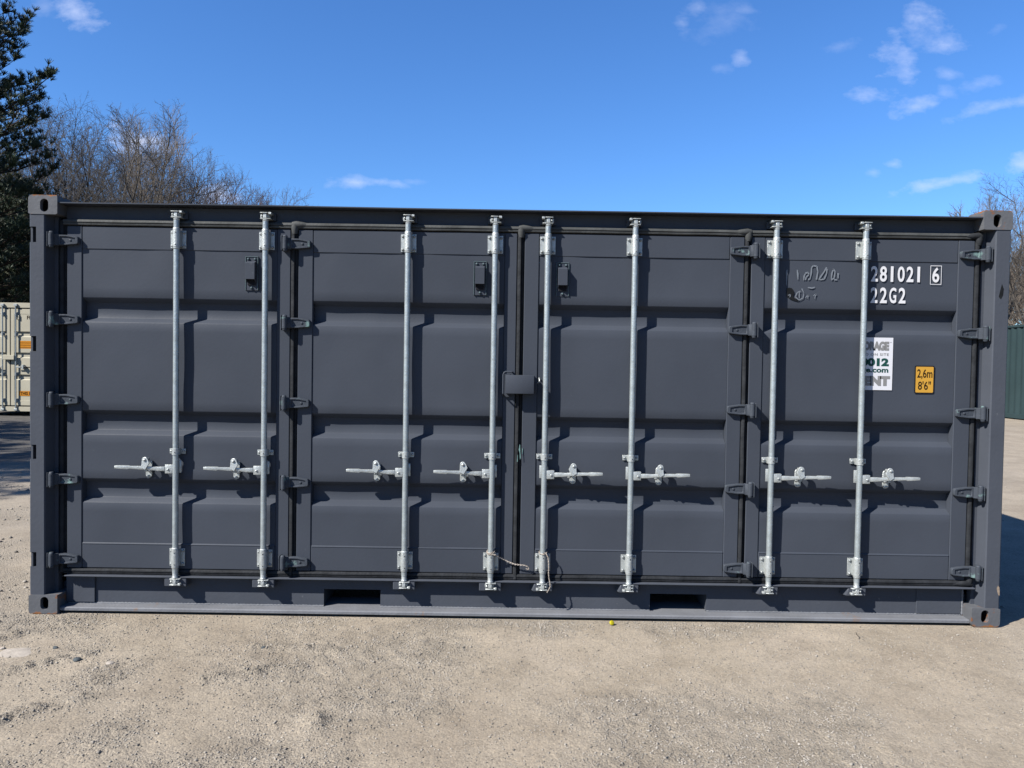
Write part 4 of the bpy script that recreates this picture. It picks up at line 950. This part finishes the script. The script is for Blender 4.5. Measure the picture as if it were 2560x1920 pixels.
# far woodland as one mass
low = []
for sd_ in (51, 52, 53): low.append(bare_tree_segments(sd_, 13, .9, 4, 3, (12, 8, 5), .8, .3, 1.8))
WS = []; rnd = random.Random(9)
spots = [(rnd.uniform(30, 62), rnd.uniform(44, 78)) for _ in range(64)]+[(rnd.uniform(-66, -28), rnd.uniform(52, 82)) for _ in range(44)]
spots += [(rnd.uniform(-27, 30), rnd.uniform(47, 60)) for _ in range(46)]
for x, y in spots:
    sg = rnd.choice(low); a = rnd.uniform(0, 2*PI); s = rnd.uniform(.62, .9)*(1 if x > 0 else .85)
    if -27 < x < 30: s = min(s*.7, .54)
    mt = Matrix.Translation((x, y, gz(x, y)-.2)) @ Matrix.Rotation(a, 4, 'Z') @ Matrix.Scale(s, 4)
    WS += [(mt @ p, mt @ q, ra*s, rb*s, 3 if lv else 1) for p, q, ra, rb, lv in sg]
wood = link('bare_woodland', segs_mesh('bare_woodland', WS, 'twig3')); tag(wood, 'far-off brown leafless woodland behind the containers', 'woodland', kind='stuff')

# pines: whorled limbs carrying upturned tufts of needles
def pine(seed, H, reach, tufts_per, needle, bare=.12):
    rd_ = random.Random(seed); wood_ = []; nv = []; nf = []
    def tuft(p, d, sz):
        n_ = 24
        for k in range(n_):
            v = Vector((rd_.gauss(0, 1), rd_.gauss(0, 1), rd_.gauss(0, 1))).normalized()
            v = (d*.75+v*.8+Vector((0, 0, .25))).normalized(); ln = sz*rd_.uniform(.7, 1.15)
            sd = v.cross(Vector((rd_.gauss(0, 1), rd_.gauss(0, 1), rd_.gauss(0, 1)))).normalized()*sz*.055
            k0 = len(nv); q = p-v*ln*.15
            nv.extend([tuple(q-sd), tuple(q+sd), tuple(p+v*ln+sd*.35), tuple(p+v*ln-sd*.35)]); nf.append((k0, k0+1, k0+2, k0+3))
    tp = []; p = Vector((0, 0, -.3))
    for k in range(13):
        tp.append(p); p = p+Vector((rd_.uniform(-.06, .06), rd_.uniform(-.06, .06), (H+.3)/12))
    for k in range(12): wood_.append((tp[k], tp[k+1], H*.017*(1-k/12.5), H*.017*(1-(k+1)/12.5), 0))
    limbs = []
    z = H*bare
    while z < H*.985:
        f = z/H; n_ = rd_.choice((4, 5, 5)); a0 = rd_.uniform(0, 2*PI)
        for k in range(n_):
            a = a0+2*PI*k/n_+rd_.uniform(-.3, .3)
            ln = reach*min(1, (1-f)/.22)**.5*(.6 if f < .2 else 1)*rd_.choice((.45, .6, .7, .8, .9, 1.0, 1.2))+.2
            d = Vector((math.cos(a), math.sin(a), .05+.55*f)).normalized(); q = Vector((0, 0, z+rd_.uniform(-.2, .2))); r = .02+.012*ln; m_ = max(3, int(ln/.55)); st = ln/m_
            for j in range(m_):
                d2 = (d+Vector((rd_.uniform(-.12, .12), rd_.uniform(-.12, .12), .06*j/m_+rd_.uniform(-.05, .08)))).normalized(); q2 = q+d2*st
                limbs.append((q, q2, r*(1-j/m_*.8), r*(1-(j+1)/m_*.8), 2))
                if j/m_ > .22:
                    for s in (-1, 1):
                        if rd_.random() < .12: continue
                        sdv = (d2.cross(Vector((0, 0, 1)))*s*rd_.uniform(.3, 1.1)+d2*rd_.uniform(.5, 1)+Vector((0, 0, rd_.uniform(-.05, .75)))).normalized()
                        bl = rd_.uniform(.3, 1.15)*(1.15-j/m_*.6)*min(1, ln/2.5+.35); e = q2+sdv*bl
                        limbs.append((q2, e, r*.35, r*.15, 3))
                        for tt in range(tufts_per):
                            t_ = (tt+1)/tufts_per; tuft(q2+sdv*bl*t_+Vector((rd_.uniform(-.16, .16), rd_.uniform(-.16, .16), rd_.uniform(-.06, .22))), (sdv*rd_.uniform(.2, 1)+Vector((0, 0, rd_.uniform(.2, .9)))).normalized(), rd_.uniform(.15, .25))
                if j/m_ > .3: tuft(q2+Vector((0, 0, .06)), (d2*.4+Vector((0, 0, .9))).normalized(), .28)
                q, d = q2, d2
            for t_ in range(3): tuft(q+d*.1*t_, (d+Vector((0, 0, .6))).normalized(), .27)
        z += rd_.uniform(.30, .52)*(.7+.3*(1-f))
    tm = segs_mesh('trunk', wood_, 'pbark'); lm = segs_mesh('limbs', limbs, 'pbark')
    nm = bpy.data.meshes.new('needles'); nm.from_pydata(nv, [], nf); nm.materials.append(M[needle]); nm.update()
    return tm, lm, nm
PA = pine(7, 15, 3.7, 5, 'needle'); PB = pine(12, 9, 2.5, 4, 'needle2', .05)
def put_pine(P, x, y, label, s=1, rz=0, wid=1):
    root = empty('pine_tree', (x, y, gz(x, y)), label, 'tree', None, rz); root.scale = (s*wid, s*wid, s)
    link('trunk', P[0], root); link('limbs', P[1], root); link('needles', P[2], root); return root
x, y, h = at_px(-116, 6, 29)
put_pine(PA, x, y, 'tall dark green pine reaching in from the left edge of the picture', h/15, 5.48, 1.0)
for u, D, s, rz, lab in ((10, 36, 1.0, .2, 'young yellow green pine behind the cream container'), (-45, 33, .85, 1.8, 'young pine at the very left above the cream container'), (72, 38, .92, 3.1, 'young pine half hidden by the left corner post'), (-100, 38, 1.1, 4.1, 'young pine outside the left edge of the picture')):
    x, y, h = at_px(u, 500, D); put_pine(PB, x, y, lab, s, rz)
# unseen pines, added past the left edge to cast shade on the far yard
put_pine(PA, -22.0, 4.0, 'unseen pine added left of the view to shade the yard in front of the cream container', .8, 2.1, 1.25)
put_pine(PA, -17.5, -.5, 'nearest unseen pine, added left of the view to shade the yard', .8, 4.0, 1.15)
